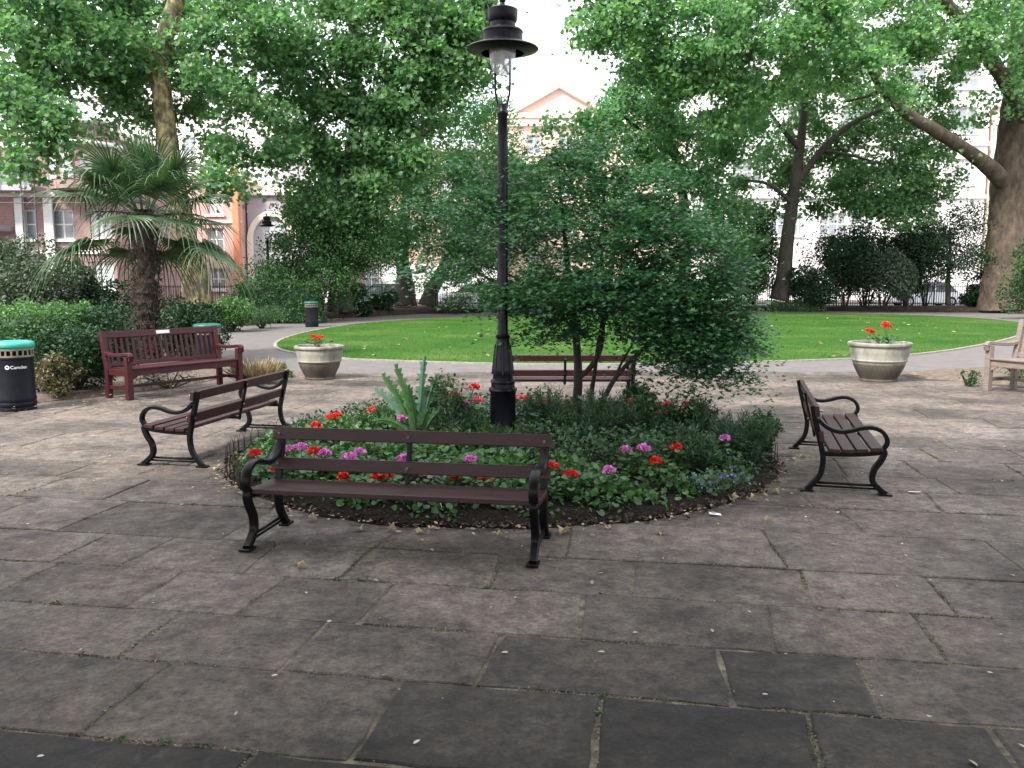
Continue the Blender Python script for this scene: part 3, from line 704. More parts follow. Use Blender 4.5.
# ================================================================== CARS
def car(label, x, y, paint, rz=0, L_=4.3, h=1.45):
    root = thing('parked_car', label, 'car', (x, y, .004), rz, 'cars parked along the street')
    bm = bmesh.new(); prof = [(-.5,.30),(-.5,.62),(-.47,.84),(-.36,.90),(-.18,.94),(.27,.95),(.44,.93),(.5,.82),(.5,.34),(.42,.22),(-.42,.22)]
    hw = .88; vs_a = [bm.verts.new((px*L_, -hw*(1 if z < .8 else .94), z)) for px, z in prof]; vs_b = [bm.verts.new((px*L_, hw*(1 if z < .8 else .94), z)) for px, z in prof]
    bm.faces.new(vs_a); bm.faces.new(vs_b[::-1]); n = len(prof)
    for i in range(n): bm.faces.new((vs_a[i], vs_b[i], vs_b[(i+1)%n], vs_a[(i+1)%n]))
    bmesh.ops.recalc_face_normals(bm, faces=bm.faces); bmesh.ops.bevel(bm, geom=bm.edges[:], offset=.05, segments=2, affect='EDGES')
    me = bpy.data.meshes.new('body'); bm.to_mesh(me); bm.free(); me.materials.append(M[paint])
    o = bpy.data.objects.new('body', me); COL.objects.link(o); o.parent = root
    gl = MB(); a = [(-.22,.93),(-.09,h-.06),(.26,h-.06),(.40,.93)]
    gv = [(px*L_, sgn*(.80 if z < 1 else .64), z) for sgn in (-1,1) for px, z in a]
    gl.add(gv, [(0,1,2,3),(7,6,5,4),(0,4,5,1),(1,5,6,2),(2,6,7,3)]); gl.build('windows', M['carglass'], root)
    rf = MB(); rf.box(-.095*L_,.265*L_,-.65,.65,h-.07,h,bev=.03)
    for px0,px1 in ((-.225,-.09),(.405,.262)):
        for sg in (-1,1): rf.bar([(px0*L_,sg*.81,.92),(px1*L_,sg*.66,h-.04)], .07, .05, (0,1,0))
    for sg in (-1,1): rf.bar([(.07*L_,sg*.81,.92),(.08*L_,sg*.66,h-.04)], .05, .08, (0,1,0))
    rf.build('roof', M[paint], root)
    for px0 in (-.31,.31):
        for sg in (-1,1):
            w_ = MB(); w_.add(*[*lathe_x(.32,.22)]); wo_ = w_.build('wheel', M['tyre'], root, smooth=False, loc=(px0*L_, sg*.80, .32))
            r2 = MB(); r2.add(*lathe_x(.20,.23)); r2.build('rim', M['rim'], wo_)
    for sg in (-1,1):
        l_ = MB(); l_.box(.488*L_,.507*L_,sg*.62-.14,sg*.62+.14,.62,.80,bev=.01); l_.build('tail_lamp', M['tail'], root)
        l_ = MB(); l_.box(-.507*L_,-.488*L_,sg*.60-.17,sg*.60+.17,.58,.74,bev=.01); l_.build('headlamp', M['plaque'], root)
    return root
def lathe_x(r, w_, n=20):
    pr = [(0.001,-w_/2),(r*.92,-w_/2),(r,-w_/2+.03),(r,w_/2-.03),(r*.92,w_/2),(0.001,w_/2)]
    vs = [(rr*math.cos(2*math.pi*j/n), yy, rr*math.sin(2*math.pi*j/n)) for rr, yy in pr for j in range(n)]
    return vs, [(i*n+j, i*n+(j+1)%n, (i+1)*n+(j+1)%n, (i+1)*n+j) for i in range(len(pr)-1) for j in range(n)]
car('dark green hatchback parked beyond the twin leaning trunks', -8.4, 56.2, 'cardark')
car('white car parked behind the dustbin at the hedge end', -13.6, 56.3, 'carwhite')
car('silver car parked behind the railings left of the maple', -2.6, 56.2, 'carsilver')
car('white van-sized car parked behind the right-hand bushes', 26.5, 56.2, 'carwhite', h=1.6)
car('silver blue car parked next to the big trunk at the right', 31.6, 56.2, 'carsilver')

# ================================================================== TREES
T = tree
T('plane_tree', 'tall plane tree with mottled yellow trunk behind the palm', 'tree',
  [(199,323,35,.68),(196,285,35,.55),(186,240,35,.45),(176,190,35,.42),(168,145,35,.40),(163,100,35,.36),(160,60,35,.34),(170,20,35,.32),(184,-30,35,.28),(190,-120,35,.2)],
  [[(161,70,35,.15),(140,40,35.5,.12),(120,5,36,.1),(90,-30,36,.08)], [(172,30,35,.14),(205,25,36,.1),(240,0,36,.07)], [(160,75,35,.10),(195,62,35.5,.07),(215,85,35.5,.05),(240,110,35.5,.04)], [(158,50,35.2,.11),(100,70,35.5,.08),(60,80,34,.06),(25,110,32,.04)]],
  [(40,30,33,60,50,2.0,34),(100,40,36.5,55,45,2.0,44),(28,130,31,36,50,1.2,30),(100,82,35.5,45,26,1.4,22),(222,50,36.5,45,45,2,22),(250,135,35.5,38,42,1.4,18),(165,-40,37,130,45,3,50),(55,-30,34,80,50,3,45),(270,60,35,26,60,2,8),(270,0,35,50,30,2,10),(5,60,32,40,60,2,22),(180,110,37.5,55,32,1,18),(165,40,37.5,45,45,1,22),(185,20,33.8,30,18,.4,4),(130,45,33.8,30,22,.5,7),(205,75,33.5,30,18,.6,6),(225,185,34,25,20,1,7),(120,115,35,35,14,.8,6)],
  .24, 72, .48, M['plane'], M['planebark'], group='plane trees round the garden')
T('plane_tree', 'dense plane tree hanging over the far lamp, left of centre', 'tree',
  [(345,312,40,.42),(342,270,40,.36),(346,220,40,.3),(352,150,40,.26),(356,80,40,.22),(350,0,40,.18),(345,-90,40,.1)],
  [[(352,150,40,.16),(390,95,39,.1),(430,60,38,.07)],[(352,110,40,.14),(310,60,39,.1),(290,20,39,.06)],[(350,170,40,.12),(400,150,38.5,.08),(435,125,38,.05)]],
  [(320,55,39,55,55,2.5,50),(385,60,39,60,60,2.5,60),(440,45,38,48,45,2,40),(300,130,39.5,32,45,1.6,26),(350,135,39,50,45,2.5,42),(345,195,37.2,40,28,1,16),(390,165,38,35,30,1.2,18),(420,95,38.5,45,30,2.5,26),(350,-50,40,130,60,4,70),(450,-30,38,60,50,3,26),(330,195,39.5,42,40,2,34),(455,20,39,38,30,1.6,24),(480,65,39,16,20,1,6)],
  .24, 90, .5, M['plane'], M['darkbark'], group='plane trees round the garden')
T('lime_tree', 'broad green tree with a dark upright trunk between the railings and lawn', 'tree',
  [(406,306,47,.62),(405,280,47,.42),(402,255,47,.36),(404,215,47,.3),(415,170,47,.22),(425,120,47,.12)],
  [[(403,245,47,.2),(430,215,46,.14),(460,190,45.5,.08)],[(403,230,47,.18),(380,200,46,.1),(370,180,46,.07)]],
  [(395,205,43.5,55,40,2,64),(455,200,44,60,52,2.5,72),(435,140,44,75,55,2.5,84),(490,160,45,30,60,2,24),(375,235,44.5,40,22,1.5,26),(480,235,44,40,28,1.5,28),(425,242,44.5,50,14,1.2,16),(545,215,47,60,28,2,18),(520,260,47,50,22,2,18)],
  .20, 110, .5, M['planeB'], M['darkbark'], kind='oval')
T('leaning_tree', 'dark leaning trunk forking away beside the upright one by the railings', 'tree',
  [(428,306,46.5,.55),(432,290,46.5,.38),(442,272,46.5,.34),(450,255,46.5,.3),(462,225,46.5,.2),(480,190,46.5,.1)],
  [[(450,255,46.5,.12),(470,268,45,.08),(500,285,44,.05)]],
  [(478,255,45,32,14,1.4,14),(500,215,45.5,40,40,2,34),(470,275,44.5,20,10,1,6)], .18, 110, .45, M['shrub'], M['darkbark'], kind='oval')
T('holly_tree', 'dark dense holly standing left of the leaning trunks', 'tree',
  [(332,312,38,.22),(334,270,38,.18),(338,220,38,.12),(342,170,38,.06)], [],
  [(330,215,38,38,36,2,44),(318,250,38,46,28,1.8,40),(362,245,38,30,32,1.6,30)], .15, 150, .42, M['shrub'], M['darkbark'], kind='oval', up=.3)
T('bushy_tree', 'low rounded bushy tree rising above the clipped hedge by the far lamp', 'tree',
  [(296,318,36.5,.12),(298,290,36.5,.1),(300,262,36.5,.05)], [],
  [(298,262,36.5,36,28,1.5,34),(265,278,36.5,22,20,1.2,18),(328,285,36.5,26,26,1.3,24)], .14, 120, .38, M['shrub'], M['darkbark'], kind='oval')
T('plane_tree', 'slender dark plane tree standing behind the maple, sky either side', 'tree',
  [(683,306,46,.42),(684,270,46,.3),(686,220,46,.26),(676,160,46,.22),(664,100,46,.18),(660,30,46,.12),(660,-50,46,.08)],
  [[(676,160,46,.14),(640,130,45,.08),(615,110,45,.05)],[(664,100,46,.12),(700,60,45,.08)]],
  [(640,125,45,38,30,2,30),(690,150,45.5,45,40,2,40),(655,85,45,45,30,2,30),(680,210,46,48,32,2,34),(620,160,46,35,30,1.5,20),(730,225,46.5,30,30,1.5,18),(735,110,45,30,45,2,22),(572,132,44,34,13,1,6),(600,118,44,20,16,1,6),(560,175,46,40,22,1.5,14),(600,225,46,60,32,2,30),(520,180,47,30,25,1.5,10)],
  .22, 95, .5, M['planeB'], M['darkbark'], group='plane trees round the garden')
T('plane_tree', 'dark-trunked plane tree leaning right behind the lawn, in front of white windows', 'tree',
  [(779,300,47,.55),(783,280,47,.42),(788,235,47,.34),(795,185,47,.29),(801,140,47,.22),(805,100,47,.17),(812,60,47,.13),(815,20,47,.07)],
  [[(796,185,47,.2),(822,150,46.5,.17),(850,125,46,.13),(885,108,45.5,.08)],[(800,150,47,.14),(775,120,46,.09),(760,95,46,.06)],[(794,205,47,.15),(770,185,46,.09),(745,180,46,.05)],[(822,150,46.5,.1),(850,155,46,.07),(885,165,45.5,.05)]],
  [(765,180,48.5,42,34,1.2,26),(820,175,49,50,26,1.2,28),(880,185,46.5,48,26,2,44),(925,170,46,34,38,1.8,32),(850,110,49,60,35,1.4,38),(905,120,47,50,35,2,34),(775,120,49,40,40,1.2,26),(890,212,46,42,12,1.3,14),(738,235,46,24,20,1.2,7),(835,205,48.5,30,12,1,8),(850,150,49,40,25,1,14),(808,82,45.5,26,22,.8,12)],
  .21, 88, .48, M['plane'], M['darkbark'], group='plane trees round the garden')
T('plane_tree', 'huge old plane tree with thick brown trunk and long branches at the right edge', 'tree',
  [(1003,309,46,1.35),(1003,295,46,1.12),(1004,270,46,1.0),(1007,230,46,.95),(1010,190,46,.95),(1013,150,46,.85),(1017,110,46,.75),(1021,60,46,.6),(1022,0,46,.5),(1015,-90,46,.3)],
  [[(1012,192,46,.50),(992,170,45.2,.42),(966,150,44.3,.32),(938,132,43.2,.31),(908,114,42.2,.27),(884,90,41.2,.24),(866,58,40.2,.21),(838,26,39.2,.16),(805,6,38.2,.11),(765,-12,37.2,.07)],
   [(1026,118,44.4,.40),(1008,86,43.6,.36),(990,58,43,.32),(966,26,42.2,.28),(945,0,41.5,.24),(925,-40,40.5,.15)],
   [(1019,90,46,.4),(1040,40,46,.3),(1060,-20,46,.2)], [(884,90,41.2,.11),(868,96,41.5,.08),(845,102,42,.04)]],
  [(960,20,45,50,45,2.0,34),(900,20,43,45,35,2,30),(825,40,42,50,40,2,38),(770,40,39.5,50,50,2.2,46),(700,35,39,55,48,2.5,52),(640,30,38.5,48,42,2,38),(600,15,38,32,32,1.6,14),(715,100,39.5,42,32,1.8,24),(1005,20,42,35,45,1.5,18),(1020,85,43,20,30,1.2,8),(850,-60,42,170,45,3,60),(690,-60,39,120,45,3,46),(1010,-60,44,120,55,4,40),(655,85,39,38,24,1.5,12),(975,100,47,16,22,1,4),(930,75,46,30,25,1.4,10),(840,-5,37.5,45,14,1,12),(868,50,37.8,26,18,.6,7),(900,92,39.5,22,12,.5,4),(820,20,37.5,30,16,.6,7),(985,25,41,25,22,.8,8),(905,45,45,35,25,1.5,12)],
  .23, 84, .47, M['planeR'], M['planebark_brown'], group='plane trees round the garden', tr=.025)
# unseen plane added behind the photographer, its crown shaped to shade the near paving
rt = thing('plane_tree', 'unseen plane tree added behind the viewpoint to shade the near paving', 'tree', (1.5,-7.5,0), group='plane trees round the garden')
mb = MB(); mb.tube([(0,0,0),(.1,0,2),(.3,.2,5),(.5,.6,8),(.6,1,11)], [.75,.55,.48,.4,.25], 14)
for a in range(9):
    t = a*.7; mb.tube([(.3,.2,4.5+.3*a),(2.4*math.cos(t),2.4*math.sin(t)+.8,7),(5*math.cos(t),5*math.sin(t)+1.5,8)], [.25,.15,.05], 7)
mb.build('trunk', M['planebark'], rt, smooth=True)
q = sph(420,.1)*np.array([10,6.5,1.6])+np.array([-2.6,5.0,6.6]); C = np.concatenate([c+rng.normal(size=(55,3))*np.array([.6,.6,.3]) for c in q])
leafobj('crown', C, .32, M['plane'], rt, 'plane')

# Japanese maple in the flower bed ------------------------------------------------
def maple():
    b = G(577, 446); b.z = .08; Y = b.y
    root = thing('japanese_maple', 'spreading dark green Japanese maple with several thin stems in the flower bed', 'tree', b)
    Pm = lambda x, y, d=0: P(x, y, Y+d)-b
    st = [[(577,446,0,.060),(577,410,0,.052),(578,380,0,.047),(577,350,.05,.042),(573,310,.1,.035),(566,250,.15,.026),(560,190,.1,.016),(556,150,.1,.008)],
          [(578,378,0,.030),(590,368,-.05,.028),(600,350,-.1,.026),(604,320,-.1,.022),(612,270,-.1,.017),(620,210,0,.010)],
          [(590,446,.15,.030),(591,400,.15,.026),(595,370,.15,.022),(598,345,.15,.020),(604,300,.2,.016),(600,230,.3,.010)],
          [(582,446,-.15,.036),(592,425,-.15,.030),(604,398,-.2,.027),(620,372,-.25,.024),(648,345,-.3,.021),(680,318,-.35,.016),(715,300,-.35,.010)],
          [(612,384,-.2,.016),(622,362,-.1,.013),(632,345,.0,.010),(650,310,.1,.007)],
          [(574,330,.1,.022),(545,300,.0,.016),(510,275,-.1,.011),(470,262,-.2,.006)]]
    mb = MB(); nodes = []
    for s_ in st:
        pts = spline([(*Pm(x,y,d),) for x,y,d,r in s_], 5); rr = np.interp(np.linspace(0,1,len(pts)), np.linspace(0,1,len(s_)), [r for *_, r in s_])
        mb.tube(pts, list(rr), 9, jit=.06); nodes += [np.array(p) for p in pts[len(pts)//3:]]
    # (px,py,depth offset, rx px, ry px, ry m, sprays)
    B = [(560,175,.1,56,34,.7,40),(520,225,-.1,55,36,.7,34),(462,205,.0,42,28,.6,20),(435,262,.1,34,22,.5,14),(600,230,.0,60,45,.9,58),(655,235,.1,55,40,.8,62),(692,260,-.2,45,42,.7,58),(622,290,-.5,70,30,.6,66),(560,290,-.3,55,28,.6,46),(500,290,-.3,38,16,.5,12),(708,308,-.3,36,34,.6,48),(688,335,-.4,38,28,.5,34),(718,345,-.3,24,24,.4,24),(650,325,-.5,30,22,.4,18),(555,330,-.2,45,18,.4,16),(490,160,.1,36,20,.5,10),(590,155,.2,40,22,.5,14),(645,185,.2,40,22,.6,22),(700,368,-.3,24,15,.3,9),(668,357,-.4,16,12,.3,4),(742,330,-.2,12,22,.2,7),(730,375,-.2,16,12,.2,5)]
    cl = np.concatenate([np.array(Pm(x,y,d))+sph(n,.15)*np.array([rx*Y/FPX, rm, ry*Y/FPX]) for x,y,d,rx,ry,rm,n in B])
    arr = np.zeros((len(nodes)+3*len(cl),3)); arr[:len(nodes)] = nodes; cnt = len(nodes)
    for i in np.argsort([np.min(np.linalg.norm(arr[:cnt]-c, axis=1)) for c in cl]):
        c = cl[i]; d = arr[:cnt]-c; j = int(np.argmin(np.linalg.norm(d, axis=1)+np.maximum(0,d[:,2])*.6)); p = arr[j].copy(); l = np.linalg.norm(c-p)
        if l < .01: continue
        m1 = p+(c-p)*.5+np.array([0,0,.12*l])+rng.normal(size=3)*l*.05; r0 = min(.009, .003+.008*l)
        mb.tube([p,m1,c],[r0,r0*.6,r0*.25],4,cap=False); arr[cnt] = m1; arr[cnt+1] = c; cnt += 2
    mb.build('trunk', M['mapletrunk'], root, smooth=True)
    Ls = []
    for c in cl:
        n_ = int(rng.uniform(46,108)); s_ = rng.uniform(.11,.21); q = rng.normal(size=(n_,3))*np.array([s_,s_,s_*.22]); q[:,2] -= (q[:,0]**2+q[:,1]**2)*1.1
        Ls.append(c+q)
    leafobj('crown', np.concatenate(Ls), .045, M['maple'], root, 'maple', up=.62, down=.35)
maple()

# palm -----------------------------------------------------------------------------
def palm():
    b = G(150, 362); b = Vector((b.x, b.y, .06)); Y = b.y
    root = thing('fan_palm', 'shaggy trunked fan palm rising behind the maroon bench', 'palm', b)
    s = Y/FPX; zt = P(150,210,Y).z-b.z
    pts = [(0,0,0),(.02,0,.6),(0,0,1.2),(.02,0,1.8),(.03,0,zt-.3),(.03,0,zt)]
    mb = MB(); pp = spline(pts, 8); mb.tube(pp, [.22+.03*math.sin(i*2.1)+random.uniform(-.015,.02)-(.05 if i > len(pp)*.55 else 0) for i in range(len(pp))], 16, jit=.12)
    tr_ = mb.build('trunk', M['palmtrunk'], root)
    N = 2600; t = rng.random(N); a = rng.random(N)*6.283; r = .2+rng.random(N)*.05
    C = np.stack([r*np.cos(a), r*np.sin(a), t*(zt-.05)], 1); dirs = np.stack([np.cos(a)*.5, np.sin(a)*.5, .9-rng.random(N)*1.8], 1)
    leafobj('fibre', C, .17, M['palmtrunk'], tr_, 'needle', dirs=dirs)
    def frond(az, el, plen, R_, sag, hang=0):
        d = Vector((math.cos(az)*math.cos(el), math.sin(az)*math.cos(el), math.sin(el)))
        p0 = Vector((.03+.08*math.cos(az), .08*math.sin(az), zt-.12+random.uniform(-.15,.1)))
        pts = [p0+d*plen*q+Vector((0,0,-sag*q*q)) for q in (0,.25,.5,.75,1)]
        mb = MB(); mb.tube(pts, [.016,.013,.011,.010,.009], 5)
        hub = pts[-1]; fd = (pts[-1]-pts[-2]).normalized(); side = fd.cross(Vector((0,0,1))).normalized(); nrm = side.cross(fd).normalized()
        n = 30; vs = []; fs = []
        for i in range(n):
            a = R(-118+236*i/(n-1)); L_ = R_*(1-.28*abs(a)/R(118))*random.uniform(.93,1.05)
            dd = (fd*math.cos(a)+side*math.sin(a)+nrm*.10*math.cos(a*1.3)).normalized(); ws = dd.cross(nrm).normalized()
            k = len(vs); drop = random.uniform(.05,.45)+hang; tip_tw = random.gauss(0,.03)
            for q, (t_, wd) in enumerate([(0,.004),(.25,.021),(.45,.022),(.62,.015),(.82,.010),(1,.002)]):
                c = hub+dd*L_*t_+Vector((0,0,-drop*L_*max(0,t_-.45)**2*3.2))+side*tip_tw*t_*t_
                vs += [c-ws*wd, c+nrm*(.012 if q < 4 else .004), c+ws*wd]
            for q in range(5):
                o_ = k+q*3; fs += [(o_,o_+3,o_+4,o_+1),(o_+1,o_+4,o_+5,o_+2)]
        mb.add(vs, fs); return mb.build('frond', M['palm'], root)
    nf = 42
    for i in range(nf):
        q = i/nf; az = i*2.39996+random.uniform(-.2,.2)
        el = R(84-112*q+random.uniform(-13,13))
        if q > .62 and math.sin(az) < -.45: continue
        frond(az, el, random.uniform(.70,1.35), random.uniform(.95,1.2), .10+.32*q, .08+.35*max(0,q-.3))
palm()

# ================================================================== SHRUBS AND HEDGES
def shrub(name, label, px, py, Y, wpx, hpx, mat, leaf=.1, n=2600, kind='oval', group=None, cat='shrub', dm=None, up=.35, zb=0, lumps=9, shell=.5):
    """px,py: middle of the foot of the bush; it is wpx wide and hpx tall at distance Y"""
    b = P(px, py, Y); k = Y/FPX; W = wpx*k/2; H = hpx*k; D = dm or W
    z0 = min(max(b.z, .0), .22 if Y > 31 else .07); H += b.z-z0; b.z = z0
    root = thing(name, label, cat, b, group=group)
    mb = MB(); cs = []
    for i in range(lumps):
        a = random.uniform(0,6.28); r = random.uniform(.15,.72)
        c = Vector((W*r*math.cos(a), D*r*math.sin(a), H*random.uniform(.25,.88))); cs.append(c)
        mb.tube([(c.x*.12,c.y*.12,0),(c.x*.5,c.y*.5,c.z*.5),c], [.03,.02,.008], 5, cap=False)
        for _ in range(3):
            e = c+Vector((random.gauss(0,W*.25),random.gauss(0,D*.25),random.uniform(0,H*.22))); mb.tube([c,(c+e)/2+Vector((0,0,.03)),e],[.012,.008,.004],4,cap=False)
    mb.build('stems', M['twig'], root)
    n = int(n*(2.1 if Y > 40 and n > 1000 else 1.15)); Ls = [np.array(c)+sph(n//lumps, shell*.5)*np.array([W*.48, D*.48, H*.30])*random.uniform(.8,1.1) for c in cs]
    C = np.concatenate(Ls); C[:,2] = np.abs(C[:,2]); leafobj('foliage', C, leaf, mat, root, kind, up=up)
    return root
def hedge(name, label, x0, x1, y0, y1, h, mat, leaf=.06, dens=900, group=None, rnd=.12, base=.03):
    cx, cy = (x0+x1)/2, (y0+y1)/2; root = thing(name, label, 'hedge', (cx, cy, base), group=group)
    W, D = (x1-x0)/2, (y1-y0)/2
    mb = MB(); 
    for i in range(int(W*2/.4)):
        x = -W+.2+i*.4; mb.tube([(x,random.uniform(-.1,.1),0),(x+random.gauss(0,.1),random.gauss(0,D*.4),h*.9)],[.025,.01],5)
    mb.box(-W+.16,W-.16,-D+.16,D-.16,.05,h-.16,bev=.08); mb.build('branches', M['holly'], root)
    pts = []
    area = [(2*W*h, 'f'),(2*W*2*D,'t'),(2*D*h,'l'),(2*D*h,'r'),(2*W*h*.5,'b')]
    for A, k in area:
        for _ in range(int(A*dens)):
            if k == 'f': p = [random.uniform(-W,W), -D, random.uniform(0,h)]
            elif k == 'b': p = [random.uniform(-W,W), D, random.uniform(0,h)]
            elif k == 't': p = [random.uniform(-W,W), random.uniform(-D,D), h]
            elif k == 'l': p = [-W, random.uniform(-D,D), random.uniform(0,h)]
            else: p = [W, random.uniform(-D,D), random.uniform(0,h)]
            p = np.array(p); wob = .05*math.sin(p[0]*5+p[2]*4)+.04*math.sin(p[0]*11+p[1]*7+p[2]*9)
            c = np.array([0,0,h/2]); d = p-c; p = c+d*(1-.0)+np.sign(d)*0; nvec = {'f':(0,-1,0),'b':(0,1,0),'t':(0,0,1),'l':(-1,0,0),'r':(1,0,0)}[k]
            p = p+np.array(nvec)*(wob+random.gauss(-.03,.05)); pts.append(p)
    leafobj('foliage', np.array(pts), leaf, mat, root, 'oval', up=.35)
    return root
hedge('clipped_hedge', 'bright green flat-topped clipped hedge behind the left dustbin', -11.8,-7.5,13.5,16.0,1.22,M['privet'],.055,900)
shrub('yew_bush', 'dark green bush between the left dustbin and the maroon bench', 76,384,13.2,88,62,M['holly'],.055,9000,lumps=14,dm=.7,kind='oval')
shrub('yew_bush', 'dark green bush directly behind the maroon bench, left of the palm trunk', 112,372,15.2,70,66,M['holly'],.06,7000,lumps=12,dm=.8)
shrub('yew_bush', 'dark green bush right of the palm trunk, over the maroon bench back', 188,352,18,70,50,M['holly'],.07,7000,lumps=12,dm=.9)
shrub('variegated_shrub', 'low brownish mottled shrub beside the left dustbin', 62,392,12.6,62,36,M['autumn'],.05,1800,lumps=8,dm=.4,shell=.1)
shrub('grey_leaved_shrub', 'grey green feathery shrub above the bright hedge at far left', 40,318,20,120,70,M['greyleaf'],.085,15000,kind='oval',lumps=20)
shrub('grey_leaved_shrub', 'grey green shrub at the left frame edge, above the clipped hedge', -8,322,21,60,70,M['greyleaf'],.09,8000,kind='oval',lumps=10)
shrub('laurel_shrub', 'glossy mid green shrub just left of the palm fronds', 98,318,20,60,42,M['holly'],.085,7000,lumps=12)
hedge('clipped_hedge', 'darker clipped hedge below the far lamp, beside the path', -10.9,-7.6,34.2,35.6,1.55,M['shrub'],.10,330)
shrub('yellow_green_shrub', 'yellowish green bush at the foot of the mottled trunk', 232,332,29,48,34,M['privet'],.10,3200,lumps=9)
shrub('laurel_shrub', 'spreading green shrub at the path edge below the far hedge', 262,328,31,60,22,M['shrub'],.11,2600,lumps=9,kind='narrow')
shrub('laurel_shrub', 'dark shrub right of the far dustbin', 352,318,41,42,32,M['holly'],.13,2200,lumps=8)
shrub('laurel_shrub', 'dark shrub filling the gap before the dark green car', 385,314,43,34,24,M['holly'],.13,1500,lumps=7)
shrub('laurel_shrub', 'low green shrub at the foot of the leaning trunk', 455,314,44,60,20,M['shrub'],.13,2200,lumps=9,kind='narrow')
shrub('laurel_shrub', 'green shrub behind the lawn seen left of the lamp post', 505,314,44,60,32,M['shrub'],.13,2600,lumps=9)
shrub('laurel_shrub', 'green shrub behind the lawn seen through the maple stems', 570,313,45,90,34,M['shrub'],.13,3400,lumps=10)
shrub('laurel_shrub', 'dark shrub behind the lawn seen just under the maple crown', 650,312,46,80,36,M['holly'],.13,3400,lumps=10)
shrub('laurel_shrub', 'dark green shrub left of the dark-trunked plane tree', 738,308,46,70,52,M['shrub'],.14,3600,lumps=10)
hedge('low_hedge', 'low yellow green hedge strip beside the far path', 13.9,16.7,46.6,47.5,.5,M['privet'],.09,420,base=0)
shrub('laurel_shrub', 'dark rounded shrub in front of the dark-trunked plane tree', 805,304,47,70,34,M['holly'],.14,3000,lumps=10)
shrub('purple_leaved_shrub', 'thin purplish leaved shrub beside the dark tree trunk', 812,290,48,50,60,leafmat('purplish_leaves',[(.13,.07,.09),(.10,.06,.07),(.08,.09,.05)],.3),.13,700,lumps=9,shell=.1)
shrub('camellia_shrub', 'tall dark green camellia in the middle of the right-hand bushes', 845,304,47,56,62,M['holly'],.14,4600,lumps=11)
shrub('viburnum_shrub', 'paler green rounded viburnum in front of the dark bushes', 882,302,46,60,48,M['greyleaf'],.14,4200,lumps=11)
shrub('camellia_shrub', 'dark green camellia left of the silver car', 905,302,48,44,68,M['holly'],.14,3400,lumps=10)
shrub('laurel_shrub', 'tall dark evergreen mass left of the dark-trunked plane tree', 752,300,49,60,80,M['shrub'],.15,4200,lumps=14)
shrub('camellia_shrub', 'broad dark evergreen behind the paler viburnum', 865,300,49.3,80,74,M['holly'],.15,5200,lumps=15)
shrub('laurel_shrub', 'loose leafy shrub between the camellias and the yew tree', 925,300,49.2,60,78,M['shrub'],.14,3000,lumps=14)
T('yew_tree', 'dark spreading yew tree beside the big trunk, railings below it', 'tree',
  [(948,305,47,.16),(948,280,47,.12),(950,255,47,.08),(950,230,47,.05)], [],
  [(950,250,47,42,22,1.8,40),(925,265,47,26,14,1.4,18),(975,262,47,24,18,1.4,18),(960,222,47,26,18,1.4,14)], .15, 110, .4, M['holly'], M['darkbark'], kind='oval', up=.3)
shrub('laurel_shrub', 'mid green shrub in front of the big trunk at the right edge', 1030,312,38,62,66,M['shrub'],.13,4200,lumps=11)
shrub('laurel_shrub', 'dark low bush at the railings between yew and big trunk', 975,306,47.5,40,20,M['holly'],.14,1500,lumps=7)
shrub('weedy_plant', 'small pale leaved weed beside the front leg of the teak bench', 968,386,14.1,26,16,M['ground_leaf'],.035,260,lumps=9,cat='plant',shell=0,kind='oval')
shrub('weedy_plant', 'low green plants growing under the seat of the teak bench', 1020,380,14.8,60,14,M['ground_leaf'],.04,600,lumps=9,cat='plant',shell=0,kind='oval')
shrub('weedy_plant', 'grey green low plants growing under the maroon bench seat', 170,390,13.9,90,22,M['greyleaf'],.06,900,lumps=10,cat='plant',shell=0,kind='narrow')
shrub('weedy_plant', 'small green plant between the straw-coloured grass and the left planter', 284,378,15.4,28,14,M['shrub'],.05,360,lumps=6,cat='plant',shell=0)
# straw coloured ornamental grass
def strawgrass():
    b = G(256, 382, .03); root = b; N = 400
    a = rng.random(N)*6.283; r = rng.random(N)**.5*.22; C = np.stack([b.x+r*np.cos(a)*1.3, b.y+r*np.sin(a), np.full(N,.05)], 1)
    d = np.stack([np.cos(a)*(.25+rng.random(N)*.8), np.sin(a)*(.25+rng.random(N)*.8), .5+rng.random(N)], 1)
    o = leafobj('ornamental_grass', C, .36, M['straw'], kind='needle', dirs=d)
    tag(o, 'clump of straw-coloured spiky grass at the right end of the maroon bench', 'grass clump')
strawgrass()

